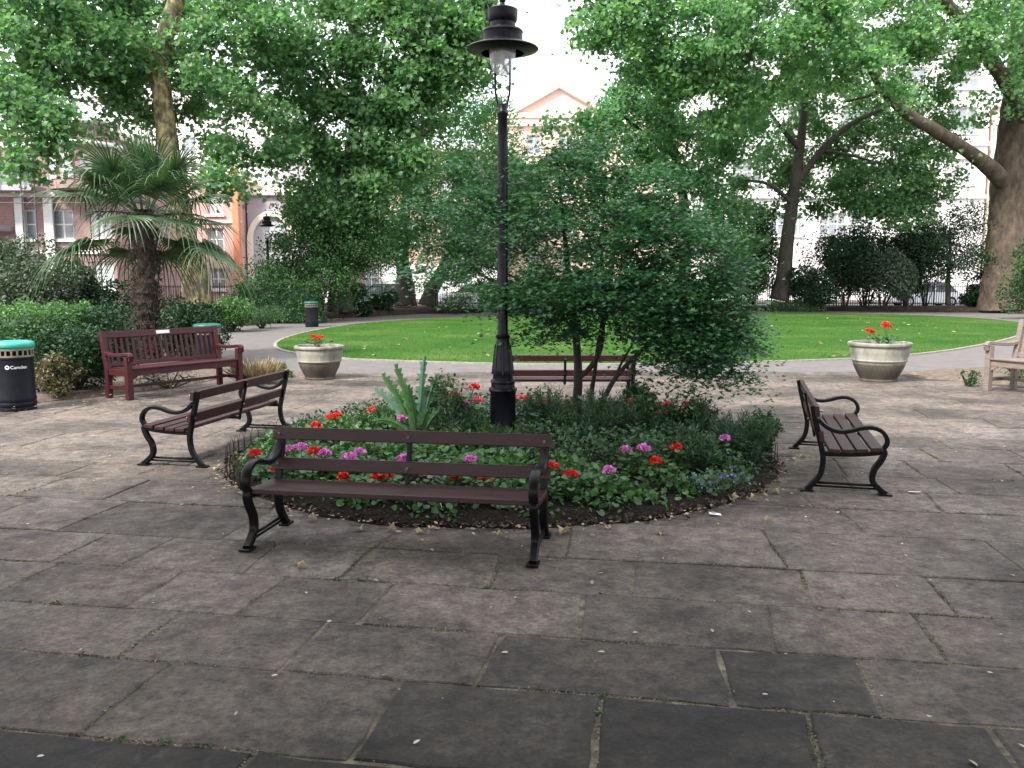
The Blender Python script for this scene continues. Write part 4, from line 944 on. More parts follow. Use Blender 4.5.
# ================================================================== BENCHES
def dup(root, loc, rz, label, skip=()):
    r = root.copy(); COL.objects.link(r); r.location = loc; r.rotation_euler = (0,0,rz); r['label'] = label
    for ch in list(root.children):
        c = ch.copy(); COL.objects.link(c); c.parent = r
        for g in ch.children:
            d = g.copy(); COL.objects.link(d); d.parent = c
    return r
def iron_bench(label, loc, rz, L_=1.86):
    """faces local -Y; origin on the ground in the middle"""
    root = thing('park_bench', label, 'bench', loc, rz, 'black iron benches round the flower bed'); h = L_/2
    YF, YR = -.27, .265
    for sx in (-1, 1):
        x = sx*h
        # back post: splayed foot, leg, seat joint, raked back
        pp = spline([(x,YR+.035,.012),(x,YR,.05),(x,YR-.065,.14),(x,YR-.085,.26),(x,YR-.07,.36),(x,YR-.035,.50),(x,YR-.005,.62),(x,YR+.012,.71)], 5)
        mb = MB(); mb.bar(pp, .052, .042, (1,0,0)); mb.box(x-.035,x+.035,YR-.02,YR+.085,.0,.014,bev=.003); mb.build('back_post', M['iron'], root, angle=35)
        fp = spline([(x,YF-.04,.012),(x,YF,.04),(x,YF+.065,.11),(x,YF+.06,.20),(x,YF+.012,.28),(x,YF-.012,.345),(x,YF+.0,.375)], 5)
        mb = MB(); mb.bar(fp, .052, .046, (1,0,0)); mb.box(x-.038,x+.038,YF-.085,YF+.02,.0,.014,bev=.003); mb.build('leg', M['iron'], root, angle=35)
        ap = spline([(x,YF+.005,.37),(x,YF-.028,.42),(x,YF-.022,.475),(x,YF+.02,.525),(x,YF+.09,.548),(x,YF+.17,.54),(x,YF+.25,.515),(x,YF+.33,.505),(x,YF+.40,.522),(x,YF+.455,.555),(x,YF+.50,.60)], 5)
        mb = MB(); mb.bar(ap, .056, .034, (1,0,0)); mb.build('armrest', M['iron'], root, angle=35)
        sp_ = spline([(x,YF+.0,.352),(x,YF+.10,.335),(x,YF+.25,.322),(x,YF+.42,.318),(x,YR-.08,.325)], 5)
        mb = MB(); mb.bar(sp_, .030, .038, (1,0,0)); mb.build('seat_bearer', M['iron'], root, angle=35)
        mb = MB(); mb.tube([(x,YF+.045,.075),(x,YR-.04,.075)], .011, 8); mb.tube([(x,YF+.03,.048),(x,YR-.02,.048)], .009, 8); mb.build('stretcher', M['iron'], root, smooth=True)
    # mid support
    mb = MB(); mb.bar(spline([(0,YR-.085,.30),(0,YR-.07,.38),(0,YR-.035,.50),(0,YR-.005,.62),(0,YR+.012,.70)],4), .034, .022, (1,0,0)); mb.bar([(0,YF+.02,.335),(0,YF+.25,.317),(0,YR-.08,.318)], .03, .026, (1,0,0)); mb.build('middle_bracket', M['iron'], root, angle=35)
    for i, (y, z, tl) in enumerate([(YF+.045,.372,-4),(YF+.155,.358,-3),(YF+.262,.350,0),(YF+.366,.348,3)]):
        m = Matrix.Translation((0,y,z))@Matrix.Rotation(R(tl),4,'X'); mb = MB(); mb.box(-h-.03,h+.03,-.046,.046,-.017,.017,m,bev=.006); mb.build('seat_slat', M['slat'], root)
    for (y, z) in ((YR-.062,.462),(YR-.022,.668)):
        m = Matrix.Translation((0,y,z))@Matrix.Rotation(R(-9),4,'X'); mb = MB(); mb.box(-h-.045,h+.045,-.019,.019,-.043,.043,m,bev=.006); sl = mb.build('back_slat', M['slat'], root)
        for x in (-h, 0, h):
            b_ = MB(); m2 = Matrix.Translation((x,y-.017,z))@Matrix.Rotation(R(90),4,'X'); vs, fs = lathe_x(.009,.008,10); b_.add([Matrix.Translation((x,y-.019,z))@Vector(v) for v in vs], fs); b_.add([Matrix.Translation((x,y+.019,z))@Vector(v) for v in vs], fs); b_.build('bolt', M['brass'], sl)
    return root
def seat_from(rl, fl, rr):     # rear-left, front-left, rear-right feet (pixels) -> centre, yaw
    pass
# front bench: faces the camera
a, b_ = G(290,527), G(548,538); fl, fr_ = G(248,551), G(526,568); c = (a+b_+fl+fr_)/4
yaw = math.atan2((b_-a).y+(fr_-fl).y, (b_-a).x+(fr_-fl).x)
bench0 = iron_bench('maroon slatted iron bench nearest the camera, seen from the front before the flowers', (c.x,c.y,.016), yaw)
# right bench faces right
n1, n2, n3 = G(805,492.5), G(885,494), G(792,448); Ld = (n3-n1).normalized(); Fd = Vector((Ld.y,-Ld.x,0)); c = n1+Ld*.93+Fd*.31
dup(bench0, (c.x,c.y,.016), math.atan2(Fd.x,-Fd.y)+0, 'iron bench right of the flower bed, facing right with its seat slats showing')
# left bench faces left
n1, n3 = G(204,469), G(292,434); Ld = (n3-n1).normalized(); Fd = Vector((-Ld.y,Ld.x,0)); c = n1+Ld*.93+Fd*.31
dup(bench0, (c.x,c.y,.016), math.atan2(Fd.x,-Fd.y), 'iron bench left of the flower bed, turned away with its back towards the flowers')
# far bench faces away
n1, n2 = G(494,409), G(636,408.5); c = (n1+n2)/2+Vector((0,.31,0))
dup(bench0, (c.x,c.y,.016), math.pi, 'farthest iron bench, behind lamp post and maple, facing the lawn')

def wooden_bench(label, loc, rz, L_, mat, scale=1.0, plaque=False, slats=20, extra=''):
    root = thing('wooden_bench', label, 'bench', loc, rz, rx=0); h = L_/2; YF, YR = -.25, .25; m_ = M[mat]; root.scale = (1,scale,scale)
    for sx in (-1,1):
        x = sx*h
        mb = MB(); mb.box(x-.044,x+.044,YF-.035,YF+.045,0,.61,bev=.006); mb.build('leg', m_, root)
        mb = MB(); mb.bar([(x,YR,0),(x,YR,.40),(x,YR+.04,.60),(x,YR+.10,.945)], .085, .075, (1,0,0)); mb.build('leg', m_, root)
        mb = MB(); mb.bar(spline([(x,YF-.07,.605),(x,YF-.05,.635),(x,YF,.645),(x,YF+.15,.63),(x,YR-.12,.62),(x,YR+.02,.64)],4), .075, .05, (1,0,0)); mb.bar(spline([(x,YF-.055,.55),(x,YF-.075,.60)],2), .07, .04, (1,0,0)); mb.build('armrest', m_, root, angle=35)
        mb = MB(); mb.box(x-.02,x+.02,YF+.046,YR-.038,.13,.18,bev=.004); mb.box(x-.021,x+.021,YF+.047,YR-.039,.33,.42,bev=.004); mb.build('side_rail', m_, root)
    for i in range(5):
        y = YF-.02+i*.105; mb = MB(); mb.box(-h+.037 if i < 1 else -h+.037, h-.037, y-.02, y+.07, .425-.004*i*(2-i*.3), .447-.004*i*(2-i*.3), bev=.005); mb.build('seat_slat', m_, root)
    mb = MB(); mb.box(-h+.038,h-.038,YF-.012,YF+.016,.335,.423,bev=.004)
    for sx in (-1,1): mb.add([(sx*(h-.038),YF-.008,.334),(sx*(h-.16),YF-.008,.334),(sx*(h-.038),YF-.008,.27),(sx*(h-.038),YF+.012,.334),(sx*(h-.16),YF+.012,.334),(sx*(h-.038),YF+.012,.27)], [(0,1,2),(5,4,3),(0,3,4,1),(1,4,5,2)])
    mb.build('front_apron', m_, root)
    mb = MB(); mb.box(-h+.038,h-.038,YR-.05,YR-.02,.335,.41,bev=.004); mb.box(-h+.02,h-.02,-.02,.02,.14,.18,bev=.004); mb.build('rail', m_, root)
    rk = math.atan2(.06,.33); T_ = Matrix.Translation((0,YR+.04,.60))@Matrix.Rotation(-rk,4,'X')
    mb = MB(); mb.box(-h+.033,h-.033,-.022,.022,.25,.345,T_,bev=.008); top = mb.build('top_rail', m_, root)
    if plaque:
        mb = MB(); mb.box(-.11,.12,-.029,-.0235,.275,.325,T_,bev=.002); mb.build('plaque', M['plaque'], top)
    T2 = Matrix.Translation((0,YR+.015,.47))@Matrix.Rotation(-R(9),4,'X')
    mb = MB(); mb.box(-h+.034,h-.034,-.018,.018,-.03,.03,T2,bev=.006); mb.build('bottom_rail', m_, root)
    for i in range(slats):
        x = -h+.09+(2*h-.18)*i/(slats-1)
        mb = MB(); mb.bar([(x,YR+.020,.495),(x,YR+.088,.855)], .046, .016, (1,0,0)); mb.build('back_slat', m_, root)
    return root
fl, fr_ = G(130,401.5), G(240,387.6); Ld = (fr_-fl).normalized(); Fd = Vector((Ld.y,-Ld.x,0)); c = (fl+fr_)/2-Fd*.25
wooden_bench('maroon painted wooden bench with a small white plaque on its top rail', (c.x,c.y,.02), math.atan2(Ld.y,Ld.x), (fr_-fl).length, 'redwood', 1.02, True, 20)
fl = G(986.5,392); rl = G(1014,390); Fd = Vector((-.92,-.39,0)).normalized(); Ld = Vector((-Fd.y,Fd.x,0)); Ld = Ld if Ld.y < 0 else -Ld
c = fl+Ld*.80-Fd*.25*1.2
wooden_bench('weathered grey teak bench cut off by the right edge of the view', (c.x,c.y,.02), math.atan2(Ld.y,Ld.x), 1.6, 'teak', 1.16, False, 15)

# ================================================================== BINS
def dustbin(label, px, py, sc_=1.0, rim='teal', text=False, zb=.016):
    b = G(px, py, zb); root = thing('litter_bin', label, 'litter bin', b); r = .245*sc_; H = .92*sc_
    mb = MB(); mb.lathe([(0,0),(r*.97,0),(r*.99,.02),(r*.96,.05),(r*1.0,.07),(r*1.0,.10),(r*.975,.115),(r*1.0,.13),(r*1.0,.17),(r*.97,.19),(r*.965,H*.74),(r*.99,H*.75),(r*.99,H*.77),(0,H*.77)], 40); mb.build('body', M['black_plastic'], root, angle=30)
    mb = MB(); mb.lathe([(r*.93,H*.772),(r*1.0,H*.775),(r*1.0,H*.80),(r*.93,H*.80)], 40); mb.lathe([(r*.93,H*.87),(r*1.0,H*.87),(r*1.0,H*.905),(r*.93,H*.905)], 40)
    for i in range(22):
        a = 2*math.pi*i/22; m = Matrix.Rotation(a,4,'Z'); mb.box(r*.955,r*.99,-.012,.012,H*.79,H*.88,m)
    mb.build('grille', M['bingrille'], root, angle=30)
    mb = MB(); mb.lathe([(0,H*.78),(r*.80,H*.78),(r*.86,H*.90),(0,H*.90)], 32); mb.build('liner', M['black_plastic'], root, smooth=True)
    mb = MB(); mb.lathe([(r*.6,H*.908),(r*1.03,H*.908),(r*1.06,H*.925),(r*1.07,H*.96),(r*1.02,H*.985),(r*.80,H),(r*.62,H*.985),(r*.58,H*.93)], 40); mb.build('lid', M[rim], root, smooth=True)
    if text:
        # white ring logo and the word Camden, printed round the drum, facing the camera
        cu = bpy.data.curves.new('word', 'FONT'); cu.body = 'Camden'; cu.size = .058; cu.offset = .0002; to = bpy.data.objects.new('word', cu); COL.objects.link(to)
        bpy.context.view_layer.update(); me = bpy.data.meshes.new_from_object(to.evaluated_get(bpy.context.evaluated_depsgraph_get()))
        bpy.data.objects.remove(to)
        bm = bmesh.new(); bm.from_mesh(me); bmesh.ops.subdivide_edges(bm, edges=[e for e in bm.edges if e.calc_length() > .01], cuts=2)
        rr = r*.967+.0025; a0 = -math.pi/2+math.atan2(-b.x, b.y)*-1*0-R(2)+math.atan2(b.x,b.y)*-1-R(9)
        zt = H*.615
        def wrap(x, z): a = a0+x/rr; return Vector((rr*math.cos(a), rr*math.sin(a), zt+z))
        for v in bm.verts: v.co = wrap(v.co.x*1.05, v.co.y)
        bm.to_mesh(me); bm.free(); me.materials.append(M['white_print'])
        o = bpy.data.objects.new('lettering', me); COL.objects.link(o); o.parent = root
        vs = []; fs = []; n = 36
        for i in range(n):
            t = 2*math.pi*i/n; ro = .027; ri = .013+.003*math.cos(5*t)
            for q in (ri, (ri+ro)/2, ro): vs.append(wrap(-.036+q*math.cos(t), .020+q*math.sin(t)))
        for i in range(n):
            j = (i+1)%n
            for q in (0,1): fs.append((i*3+q,i*3+q+1,j*3+q+1,j*3+q))
        mb = MB(); mb.add(vs, fs); mb.build('emblem', M['white_print'], root)
    return root
dustbin('black litter bin with bright teal lid ring and white Camden lettering at the left', 17, 409.5, 1.0, 'teal', True)
dustbin('litter bin with dark green lid showing behind the right end of the maroon bench', 209, 371, .98, 'dkteal')
dustbin('small dark litter bin in the distance at the end of the far hedge', 312, 326.5, 1.0, 'dkteal')

# ================================================================== PLANTERS
def planter(label, px, py, seed, blooms, rs=1.0, zs=1.0):
    b = G(px, py, .015); root = thing('stone_planter', label, 'planter', b, seed, 'round stone planters beside the path')
    pr = [(0,0),(.275,0),(.285,.012),(.275,.03),(.27,.04),(.315,.12),(.365,.22),(.388,.30),(.402,.305),(.408,.318),(.402,.330),(.40,.335),(.425,.42),(.432,.48),(.428,.51),(.432,.525),(.458,.535),(.466,.555),(.460,.575),(.44,.585),(.405,.583),(.395,.56),(.39,.50),(0,.49)]
    pr = [(r*rs, z*zs) for r, z in pr]
    mb = MB(); mb.lathe(pr, 56); mb.build('pot', M['planter'], root, angle=40)
    mb = MB(); mb.lathe([(.388*rs,.50*zs),(.3,.535*zs),(.15,.55*zs),(.001,.545*zs)], 30); mb.build('soil', M['soil'], root, smooth=True)
    r2 = np.random.default_rng(seed); 
    return root, b, .54*zs
def umbel(name, c, r, mat, parent, n=70, petal=.022):
    d = sph(n, .75)*np.array([r, r, r*.62]); d[:,2] = np.abs(d[:,2]*1.1)-r*.2
    return leafobj(name, d+np.array(c), petal, mat, parent, 'round', up=.15, dirs=d/ (np.linalg.norm(d,axis=1,keepdims=True)+1e-6)+rng.normal(size=(n,3))*.4, sv=.25)
def geranium(label, base, heads, col, cat='flower', spread=.15, nl=46, leaf=.045, tall=.22, name='geranium', group=None):
    """base: foot; heads: offsets of the blooms from it"""
    root = thing(name, label, cat, base, group=group)
    mb = MB(); C = []
    for h in heads:
        h = Vector(h); mb.tube([(0,0,0),(h.x*.35,h.y*.35,h.z*.5),(h.x,h.y,h.z)], [.006,.0045,.003], 5)
    ns = 6
    for i in range(ns):
        a = random.uniform(0,6.28); r = spread*random.uniform(.3,1); e = Vector((r*math.cos(a), r*math.sin(a), tall*random.uniform(.5,.95)))
        mb.tube([(0,0,0),(e.x*.5,e.y*.5,e.z*.6),e], [.006,.004,.003], 5)
        C.append(np.array(e)+rng.normal(size=(nl//ns,3))*np.array([spread*.35,spread*.35,tall*.16]))
    mb.build('stems', M['shrub'], root)
    C = np.concatenate(C); C[:,2] = np.maximum(C[:,2], .03)
    leafobj('foliage', C, leaf, M['ground_leaf'], root, 'round', up=.72, down=.1)
    for h in heads: umbel('flower_head', h, random.uniform(.034,.044), M[col], root)
    return root
def planter_plants(base, zt, label, heads, name='geranium'):
    g = geranium(label, base+Vector((0,0,zt)), heads, 'red', spread=.20, nl=60, leaf=.05, tall=.13)
    return g
_, pb, zt = planter('round stone planter standing left of the lawn', 320, 378.5, 3, None, .94)
planter_plants(pb, zt, 'leggy red geranium growing in the left stone planter', [(-.10,0,.20),(.02,.02,.19),(-.02,-.03,.16)])
_, pb, zt = planter('round stone planter standing in front of the lawn on the right', 878, 380.5, 5, None, 1.12, 1.14)
planter_plants(pb+Vector((.0,0,0)), zt, 'bushy red geranium on the left side of the right stone planter', [(-.20,0,.25),(-.13,.02,.22)])
planter_plants(pb+Vector((.10,-.03,0)), zt, 'upright red geranium in the middle of the right stone planter', [(-.06,0,.34),(.03,.02,.31),(-.02,.02,.37)])

# ================================================================== LAMPS
def street_lamp(label, base, full=True):
    root = thing('lamp_post', label, 'street lamp', base); root.scale = (1,1,LH)
    pr = [(0,0),(.15,0),(.15,.03),(.132,.05),(.125,.06),(.125,.60),(.135,.615),(.142,.63),(.135,.65),(.118,.66),(.115,.70),(.125,.715),(.12,.735),(.10,.75),(.098,.80),(.105,.83),(.10,.86),(.085,1.02),(.068,1.14),(.060,1.18),(.070,1.195),(.072,1.215),(.056,1.23),(.050,1.26),(.050,3.20),(.046,3.50),(.055,3.515),(.055,3.535),(.044,3.55),(.042,3.62),(0,3.63)]
    mb = MB(); mb.lathe(pr, 28)
    for i in range(8):           # fluting on the flared foot
        a = 2*math.pi*i/8; mb.tube([(.104*math.cos(a),.104*math.sin(a),.80),(.074*math.cos(a),.074*math.sin(a),1.12)], [.010,.007], 5)
    mb.build('post', M['lamp_iron'], root, angle=35)
    Z0 = 3.62
    for i, sx in enumerate((-1,1)):
        mb = MB(); mb.tube(spline([(sx*.035,0,3.58),(sx*.055,0,3.68),(sx*.068,0,3.76),(sx*.070,0,3.95),(sx*.070,0,4.19)],4), .0105, 7); mb.build('bracket_arm', M['lamp_iron'], root, smooth=True)
    mb = MB(); mb.lathe([(.20,4.13),(.335,4.165),(.342,4.172),(.33,4.185),(.21,4.235),(.19,4.245),(.19,4.33),(.195,4.34),(.185,4.36),(.135,4.375),(.12,4.39),(.12,4.43),(.135,4.45),(.142,4.50),(.145,4.56),(.12,4.575),(.06,4.60),(.03,4.61),(.022,4.63),(.03,4.65),(.034,4.67),(.024,4.695),(.01,4.71),(0,4.72)], 36)
    mb.lathe([(.33,4.166),(.20,4.20),(0,4.21)], 36); mb.build('hood', M['lamp_iron'], root, angle=35)
    mb = MB(); mb.lathe([(.125,4.205),(.128,4.15),(.122,4.05),(.095,3.96),(.05,3.915),(0,3.905)], 28); mb.build('glass_bowl', M['bowl'], root, smooth=True)
    mb = MB(); mb.lathe([(.0,4.20),(.03,4.20),(.03,4.13),(.022,4.10),(.028,4.06),(0,4.02)], 14); mb.build('bulb', M['plaque'], root, smooth=True)
    return root
LH = (P(500,50,BC.y).z-.09)/4.165
street_lamp('tall black lamp post with wide hood standing in the flower bed', (BC.x, BC.y, .09))
lb = P(270, 321, 36); sl = street_lamp('distant black lamp post behind the far clipped hedge', (lb.x, lb.y, .1))

# ================================================================== FLOWER BED
def bedz(x, y):
    r = math.hypot(x-BC.x, y-BC.y)/BR; return .016+.09*max(0, min(1, (1-r)/.12)) if r > .88 else .105
# ground-cover leaves (nobody could count them)
C = []; C2 = []; C3 = []
for _ in range(23000):
    a = random.uniform(0,6.283); r = BR*random.random()**.5*.955; x, y = r*math.cos(a), r*math.sin(a)
    nz = math.sin(x*3.1+1)*math.cos(y*3.7)+math.sin(x*7.3+y*5.1)*.6
    if nz < -.55 and random.random() < .85: continue
    edge = r/BR; hmax = .17*(1-max(0,(edge-.66)/.34)**1.5)+.03+.05*nz
    z = bedz(BC.x+x,BC.y+y)+hmax*random.random()**.6
    right = (x > .15 and y > -1.55+.10*x) or y > .35
    if right and random.random() < .88: C2.append((BC.x+x,BC.y+y,z+.10*random.random()))
    elif random.random() < .8: C.append((BC.x+x,BC.y+y,z))
    else: C3.append((BC.x+x,BC.y+y,z))
o = leafobj('bedding_foliage', C, .041, M['ground_leaf'], kind='round', up=.5, down=.15, sv=.45); tag(o, kind='stuff')
for _ in range(4200):
    a = random.uniform(0,6.283); r = BR*random.uniform(.84,.985); x, y = r*math.cos(a), r*math.sin(a)
    if math.sin(a*13)+math.sin(a*29+1)*.7+random.gauss(0,.4) > -.1-(.985-r/BR)*6: C3.append((BC.x+x, BC.y+y, bedz(BC.x+x,BC.y+y)+random.random()**1.5*.08))
o = leafobj('small_leaved_ground_cover', C3, .036, M['shrub'], kind='oval', up=.5); tag(o, kind='stuff')
o = leafobj('dark_ground_cover', C2, .045, M['feather'], kind='oval', up=.35); tag(o, kind='stuff')
def bedbush(label, px, py, w_, h, mat, kind, n, leaf, name='bedding_shrub', up=.2, dirs=False):
    h *= 1.5; b = G(px, py, .10); root = thing(name, label, 'shrub', b)
    mb = MB(); C = []; D = []
    for i in range(26):
        a = random.uniform(0,6.283); r = w_*random.random()**.5; e = Vector((r*math.cos(a), r*math.sin(a)*.8, h*random.uniform(.6,1)*(1-.45*(r/w_)**2)))
        m = Vector((e.x*.45,e.y*.45,e.z*.55)); mb.tube([(e.x*.1,e.y*.1,0),m,e],[.006,.004,.002],4,cap=False)
        k = n//26; t = rng.random(k)**.6; base = np.array([e.x*.1,e.y*.1,0]); ee = np.array(e); mm = np.array(m)
        pt = np.where(t[:,None]<.5, base+(mm-base)*2*t[:,None], mm+(ee-mm)*(2*t[:,None]-1))+rng.normal(size=(k,3))*.018
        C.append(pt); ax = (ee-base)/np.linalg.norm(ee-base); D.append(np.tile(ax*.9,(k,1))+rng.normal(size=(k,3))*.7)
    mb.build('stems', M['twig'], root); C = np.concatenate(C); C[:,2] = np.maximum(C[:,2],.02)
    leafobj('foliage', C, leaf, mat, root, kind, up=up, dirs=np.concatenate(D) if dirs else None)
    return root
F_ = M['feather']
bedbush('dark feathery shrub in the bed just right of the lamp foot', 548,440,.34,.42,F_,'needle',4200,.075,dirs=True)
bedbush('dark feathery shrub hugging the maple stems in the bed', 605,446,.40,.40,F_,'needle',4600,.075,dirs=True)
bedbush('dark feathery shrub right of the maple stems in the bed', 655,445,.38,.36,F_,'narrow',4200,.07,dirs=True)
bedbush('dark feathery shrub before the rose bush on the bed right side', 700,448,.38,.34,F_,'narrow',4000,.07,dirs=True)
bedbush('grey feathery shrub at the right end of the bed', 742,462,.36,.33,F_,'needle',4600,.08,dirs=True)
bedbush('low dark shrub in the middle of the bed behind the red geranium', 690,472,.34,.26,F_,'narrow',3400,.065,dirs=True)
bedbush('dark feathery shrub behind the front bench right half', 455,448,.40,.36,F_,'narrow',4400,.065,dirs=True)
bedbush('soft green shrub at the left of the cardoon', 380,440,.34,.25,M['shrub'],'narrow',3000,.055,dirs=True)
bedbush('lacy green shrub between the lamp foot and the front bench', 500,462,.34,.25,M['shrub'],'narrow',3200,.055,dirs=True)
bedbush('leafy green bush wrapped round the foot of the cardoon', 425,440,.24,.46,M['shrub'],'oval',1500,.045)
bedbush('pale green bushy plant between cardoon and left bench', 392,436,.26,.26,M['ground_leaf'],'oval',1300,.04)
bedbush('low leafy shrub at the right rim of the bed', 765,452,.22,.30,M['shrub'],'oval',1200,.045)
bedbush('leafy shrub at the back right of the bed, below the maple crown', 640,425,.34,.34,M['shrub'],'oval',2400,.05)
bedbush('leafy shrub at the back of the bed left of the lamp', 440,425,.30,.40,M['shrub'],'oval',1700,.05)

# cardoon with its big jagged leaves
def cardoon():
    b = G(418, 446, .10); root = thing('cardoon', 'tall cardoon with jagged green and silver leaves left of the lamp', 'plant', b)
    specs = [(-.62,.08,.88,'cardoon',-.10),(-.35,.0,.92,'cardoon',.05),(.12,.0,.96,'cardoon_silver',0),(-.85,.1,.78,'cardoon_silver',.1),(.35,.1,.82,'cardoon_silver',.1),(-1.1,-.1,.52,'cardoon',-.1),(.7,.1,.55,'cardoon',.1),(-.15,-.2,.70,'cardoon',-.1),(.3,-.25,.48,'cardoon',-.1)]
    for dx, dy, L_, mt, tw in specs:
        d = Vector((dx*.5, dy, 1)).normalized(); side = d.cross(Vector((.2,-1,.1))).normalized(); nrm = d.cross(side)
        pts = [d*L_*t+Vector((dx*.10*t*t*1.6, 0, -.14*t**3*abs(dx)-.04*t**4)) for t in np.linspace(0,1,15)]
        mb = MB(); mb.tube(pts, [.016*(1-t*.8) for t in np.linspace(0,1,15)], 6, cap=False)
        for i in range(3, 15):
            t = i/14; wd = .052*math.sin(math.pi*min(1,(t-.12)/.95))**.7*(1 if i % 2 else .55)+.012
            for sg in (-1,1):
                p = pts[i-1]; q = pts[min(i,14)]; e = p+side*sg*wd+d*.05+nrm*wd*.4; e2 = (p+q)/2+side*sg*wd*.6+nrm*wd*.15-d*.01
                mb.add([pts[max(0,i-2)], e2-d*.02, e, q], [(0,1,2,3) if sg > 0 else (3,2,1,0)])
        mb.build('leaf', M[mt], root)
cardoon()
# roses: thin stems, scattered leaves, double blooms
def rose(label, px, py, stems, col='rose', zb=.1):
    b = G(px, py, zb); root = thing('rose_bush', label, 'rose bush', b); mb = MB(); C = []
    for (qx, qy, bloom) in stems:
        e = P(qx, qy, b.y+random.uniform(-.12,.12))-b; m = Vector((e.x*.35+random.gauss(0,.02), e.y*.5, e.z*.55)); pts = spline([(0,0,0),m,e],5); mb.tube(pts, .0045, 5)
        for p in pts[3:]:
            for _ in range(6): C.append(np.array(p)+rng.normal(size=3)*.035)
        for _ in range(2):
            s_ = pts[random.randint(4,8)]; e2 = s_+Vector((random.gauss(0,.09),random.gauss(0,.06),random.uniform(.02,.12))); mb.tube([s_,e2],[.003,.002],4)
            for _ in range(9): C.append(np.array(e2)+rng.normal(size=3)*.035)
    mb.build('stems', M['twig'], root); leafobj('foliage', C, .045, M['shrub'], root, 'oval', up=.5)
    for (qx, qy, bloom) in stems:
        if bloom: umbel('bloom', P(qx,qy,b.y)-b, .036, M[bloom], root, 60, .026)
rose('rose bush with coral pink blooms under the right side of the maple', 672,446,[(667,405,'rose'),(662,412,'rose'),(686,405,'rose'),(693,390,None),(702,396,None),(706,410,None),(680,415,None),(690,400,None),(698,406,None)])
rose('rose bush with pink and red blooms just left of the lamp foot', 462,446,[(455,394,'rose'),(456,402,'rose'),(465,404,'pink'),(474,387,'red'),(478,400,'rose'),(459,409,'pink'),(440,382,None),(447,374,None),(432,378,None),(426,388,None),(452,384,None),(445,396,None),(436,400,None)])
rose('rose bush with faint coral blooms behind the lamp, before the far bench', 535,430,[(522,398,'rose'),(543,402,'rose'),(548,400,None),(530,392,None),(563,404,'rose'),(540,388,None)])
rose('short rose bush with one pale red bloom at the far right post', 632,430,[(633,401,'rose'),(640,408,None),(660,407,None)])

# geraniums: each bloom in view, placed at its own spot in the bed
def lobelia(label, px, py):
    b = G(px, py, .08); root = thing('lobelia', label, 'flower', b); n = 420
    q = sph(n)*np.array([.17,.12,.09])+np.array([0,0,.07]); q[:,2] = np.maximum(q[:,2],.01); mb = MB()
    for k in range(12): mb.tube([(0,0,0),tuple(q[k])],[.003,.002],4)
    mb.build('stems', M['shrub'], root); leafobj('foliage', q, .03, M['greyleaf'], root, 'narrow', up=.2)
    leafobj('flowers', q[:34]+np.array([0,0,.03]), .020, M['blue_fl'], root, 'round', up=.3)['kind'] = 'stuff'
    return root
def ger(label, px, py, col, z=.34, nh=1, tall=.22):
    c = G(px, py, z+.02); base = Vector((c.x, c.y, .09)); r = math.hypot(c.x-BC.x, c.y-BC.y)
    if r > BR*.93: f = BR*.93/r; base.x = BC.x+(c.x-BC.x)*f; base.y = BC.y+(c.y-BC.y)*f
    h0 = c-base; hs = [tuple(h0)]
    for k in range(nh-1): hs.append((h0.x+(.07*(k+1))*(1 if k % 2 else -1), h0.y+.03*random.uniform(-1,1), h0.z+random.uniform(-.03,.02)))
    return geranium(label, base, hs, col, tall=tall)
ger('red geranium at the left rim of the flower bed, outside the front bench arm', 255,453,'red',.33)
ger('small red geranium behind the left armrest of the front bench', 276,469,'red',.27)
ger('purple pink geranium cluster between the back slats, farthest left', 301,447,'pink',.36,2)
ger('red geranium between the pink ones above the front bench mid rail', 314,451,'red',.35)
ger('bright pink geranium right of the red pair, above the mid rail', 325,453,'pink',.34)
ger('pink geranium pair left of centre in the gap of the bench back', 349,457,'pink',.33)
ger('small magenta geranium just right of the pink pair in the bench back', 359,452,'pink',.34)
ger('red geranium low behind the lower bench slat, left of centre', 343,476,'red',.26)
ger('red geranium low behind the bench at the middle bracket', 386,475,'red',.27,2)
ger('coral geranium above the front bench top rail, farthest left', 316,425,'red',.36)
ger('red geranium pair above the front bench top rail', 338,415,'red',.36,2)
ger('red geranium beside the cardoon foot above the top rail', 373,410,'red',.36)
ger('pale pink geranium left of the cardoon above the top rail', 402,418,'pink',.36)
ger('pale pink geranium seen by the bench middle bracket', 404,458,'pink',.33)
ger('purple geranium between the back slats, right of the bench middle', 470,459,'pink',.33)
ger('white and pink geranium under the lower back slat, right of middle', 434,475,'white_fl',.27)
ger('red geranium under the lower slat, right of the white one', 465,475,'red',.27,2)
ger('bright red geranium under the lower slat near the right arm', 484,479,'red',.26)
ger('red geranium touching the right end of the front bench', 552,466,'red',.30)
ger('bright red geranium standing just right of the front bench', 571,474,'red',.28)
ger('pink and magenta geranium right of the bright red one', 609,470,'pink',.29)
ger('orange red geranium in the middle of the right half of the bed', 656,461,'red',.31)
ger('magenta geranium in the shade right of the maple stems', 644,448,'pink',.34)
ger('dim red geranium deep in the shade of the maple', 677,447,'red',.32)
ger('magenta geranium at the far right side of the bed', 725,438,'pink',.34)
ger('small magenta geranium close to the maple stems', 626,450,'pink',.30)
lobelia('tiny violet lobelia flowers at the front right rim of the bed', 733,489)
lobelia('pale blue lobelia flowers at the front rim, left of the violet ones', 704,493)

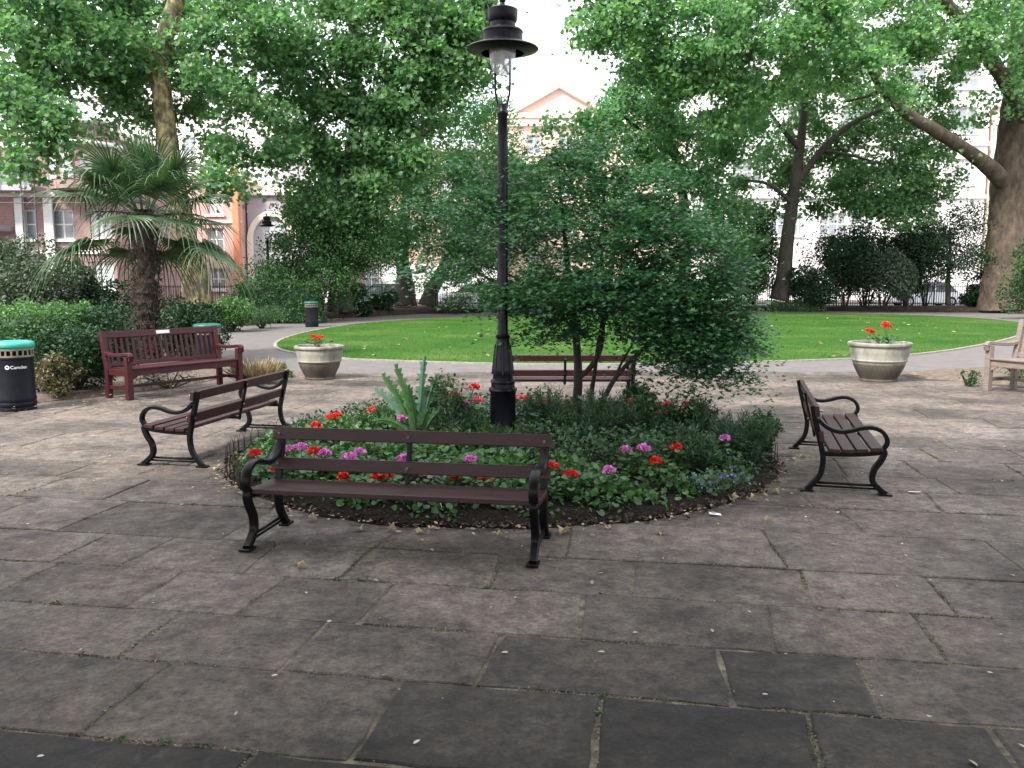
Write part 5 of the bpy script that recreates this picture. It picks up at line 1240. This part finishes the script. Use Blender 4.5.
# low hoop edging at the two sides of the bed
def edging(label, a0, a1, r=BR*1.0, n=16):
    c = (BC.x, BC.y, .02); root = thing('hoop_edging', label, 'edging fence', c); mb = MB()
    for i in range(n):
        a = R(a0+(a1-a0)*i/(n-1)); b_ = a+R((a1-a0)/(n-1)*.9)
        p = lambda q, z: (r*math.cos(q), r*math.sin(q), z); m = (a+b_)/2
        mb.tube(spline([p(a,0),p(a,.13),p(a+(m-a)*.35,.185),p(m,.205),p(b_-(m-a)*.35,.185),p(b_,.13),p(b_,0)],3), .0026, 5)
    mb.build('hoops', M['iron'], root); mb = MB(); mb.tube([(r*math.cos(R(a0+(a1-a0)*i/20)), r*math.sin(R(a0+(a1-a0)*i/20)), .09) for i in range(22)], .003, 5); mb.build('wire', M['iron'], root)
edging('low bent wire hoop edging at the left rim of the flower bed', 158, 215)
edging('low bent wire hoop edging at the right rim of the flower bed', -12, 48)

# larger fallen leaves, one by one
def fallen(px, py, size, rz, label='curled yellow fallen leaf lying on the paving beside the flower bed', col='dry', grp='fallen leaves round the flower bed'):
    b = G(px, py, .024); V, F = TM['plane']; size *= random.uniform(.6,.85); q = random.uniform(1,2.4); v = [(x*size, y*size*(1.1-.3*q/2.4), z*size*q+.016*math.sin(x*3.1)*q) for x, y, z in V]
    mb = MB(); mb.add(v, F); o = mb.build('fallen_leaf', M[col], None); o.location = b; o.rotation_euler = (random.uniform(-.15,.15), random.uniform(-.15,.15), rz); tag(o, label, 'leaf', grp)
for (px, py, sz) in [(297,567,.10),(662,533,.11),(567,531,.11),(608,529,.07),(765,521,.08),(308,520,.09),(358,529,.09),(388,530,.08),(417,533,.10),(497,536,.08),(507,537,.07),(735,502,.12),(758,500,.10),(772,492,.10),(790,459,.10),(805,457,.08),(560,533,.07)]:
    fallen(px, py, sz, random.uniform(0,6.28))
for (px, py, l_) in [(715,514,'scrap of white paper at the front right rim of the flower bed'),(914,492,'scrap of white paper on the paving right of the right-hand bench'),(442,509,'thin white plant label sticking up from the soil behind the front bench')]:
    b = G(px, py, .026); mb = MB(); mb.box(-.045,.045,-.02,.02,0,.004,bev=.0015); o = mb.build('paper_scrap', M['white_print'], None); o.location = b; o.rotation_euler = (.1,.15,random.uniform(0,3)); tag(o, l_, 'litter')
    if px == 442: o.rotation_euler = (0, R(70), R(20)); o.location = G(442,509,.10); o.name = 'plant_label'; o['category'] = 'plant label'
# tiny bright scraps (seed fluff and chips) scattered over the slabs
C = []
for _ in range(120):
    C.append((random.uniform(-4,4.5), random.uniform(2.7,9), .022))
o = leafobj('pale_debris', C, .022, leafmat('pale_fluff', [(.5,.47,.42),(.35,.31,.25)], .1, tcol=(1,1,1)), kind='oval', up=.85, down=0, sv=.6); tag(o, kind='stuff')
C = [(random.uniform(-4,4.5), random.uniform(2.5,9), .022) for _ in range(90)]
o = leafobj('dark_debris', C, .035, M['twig'], kind='needle', up=.85, down=0, sv=.6); tag(o, kind='stuff')
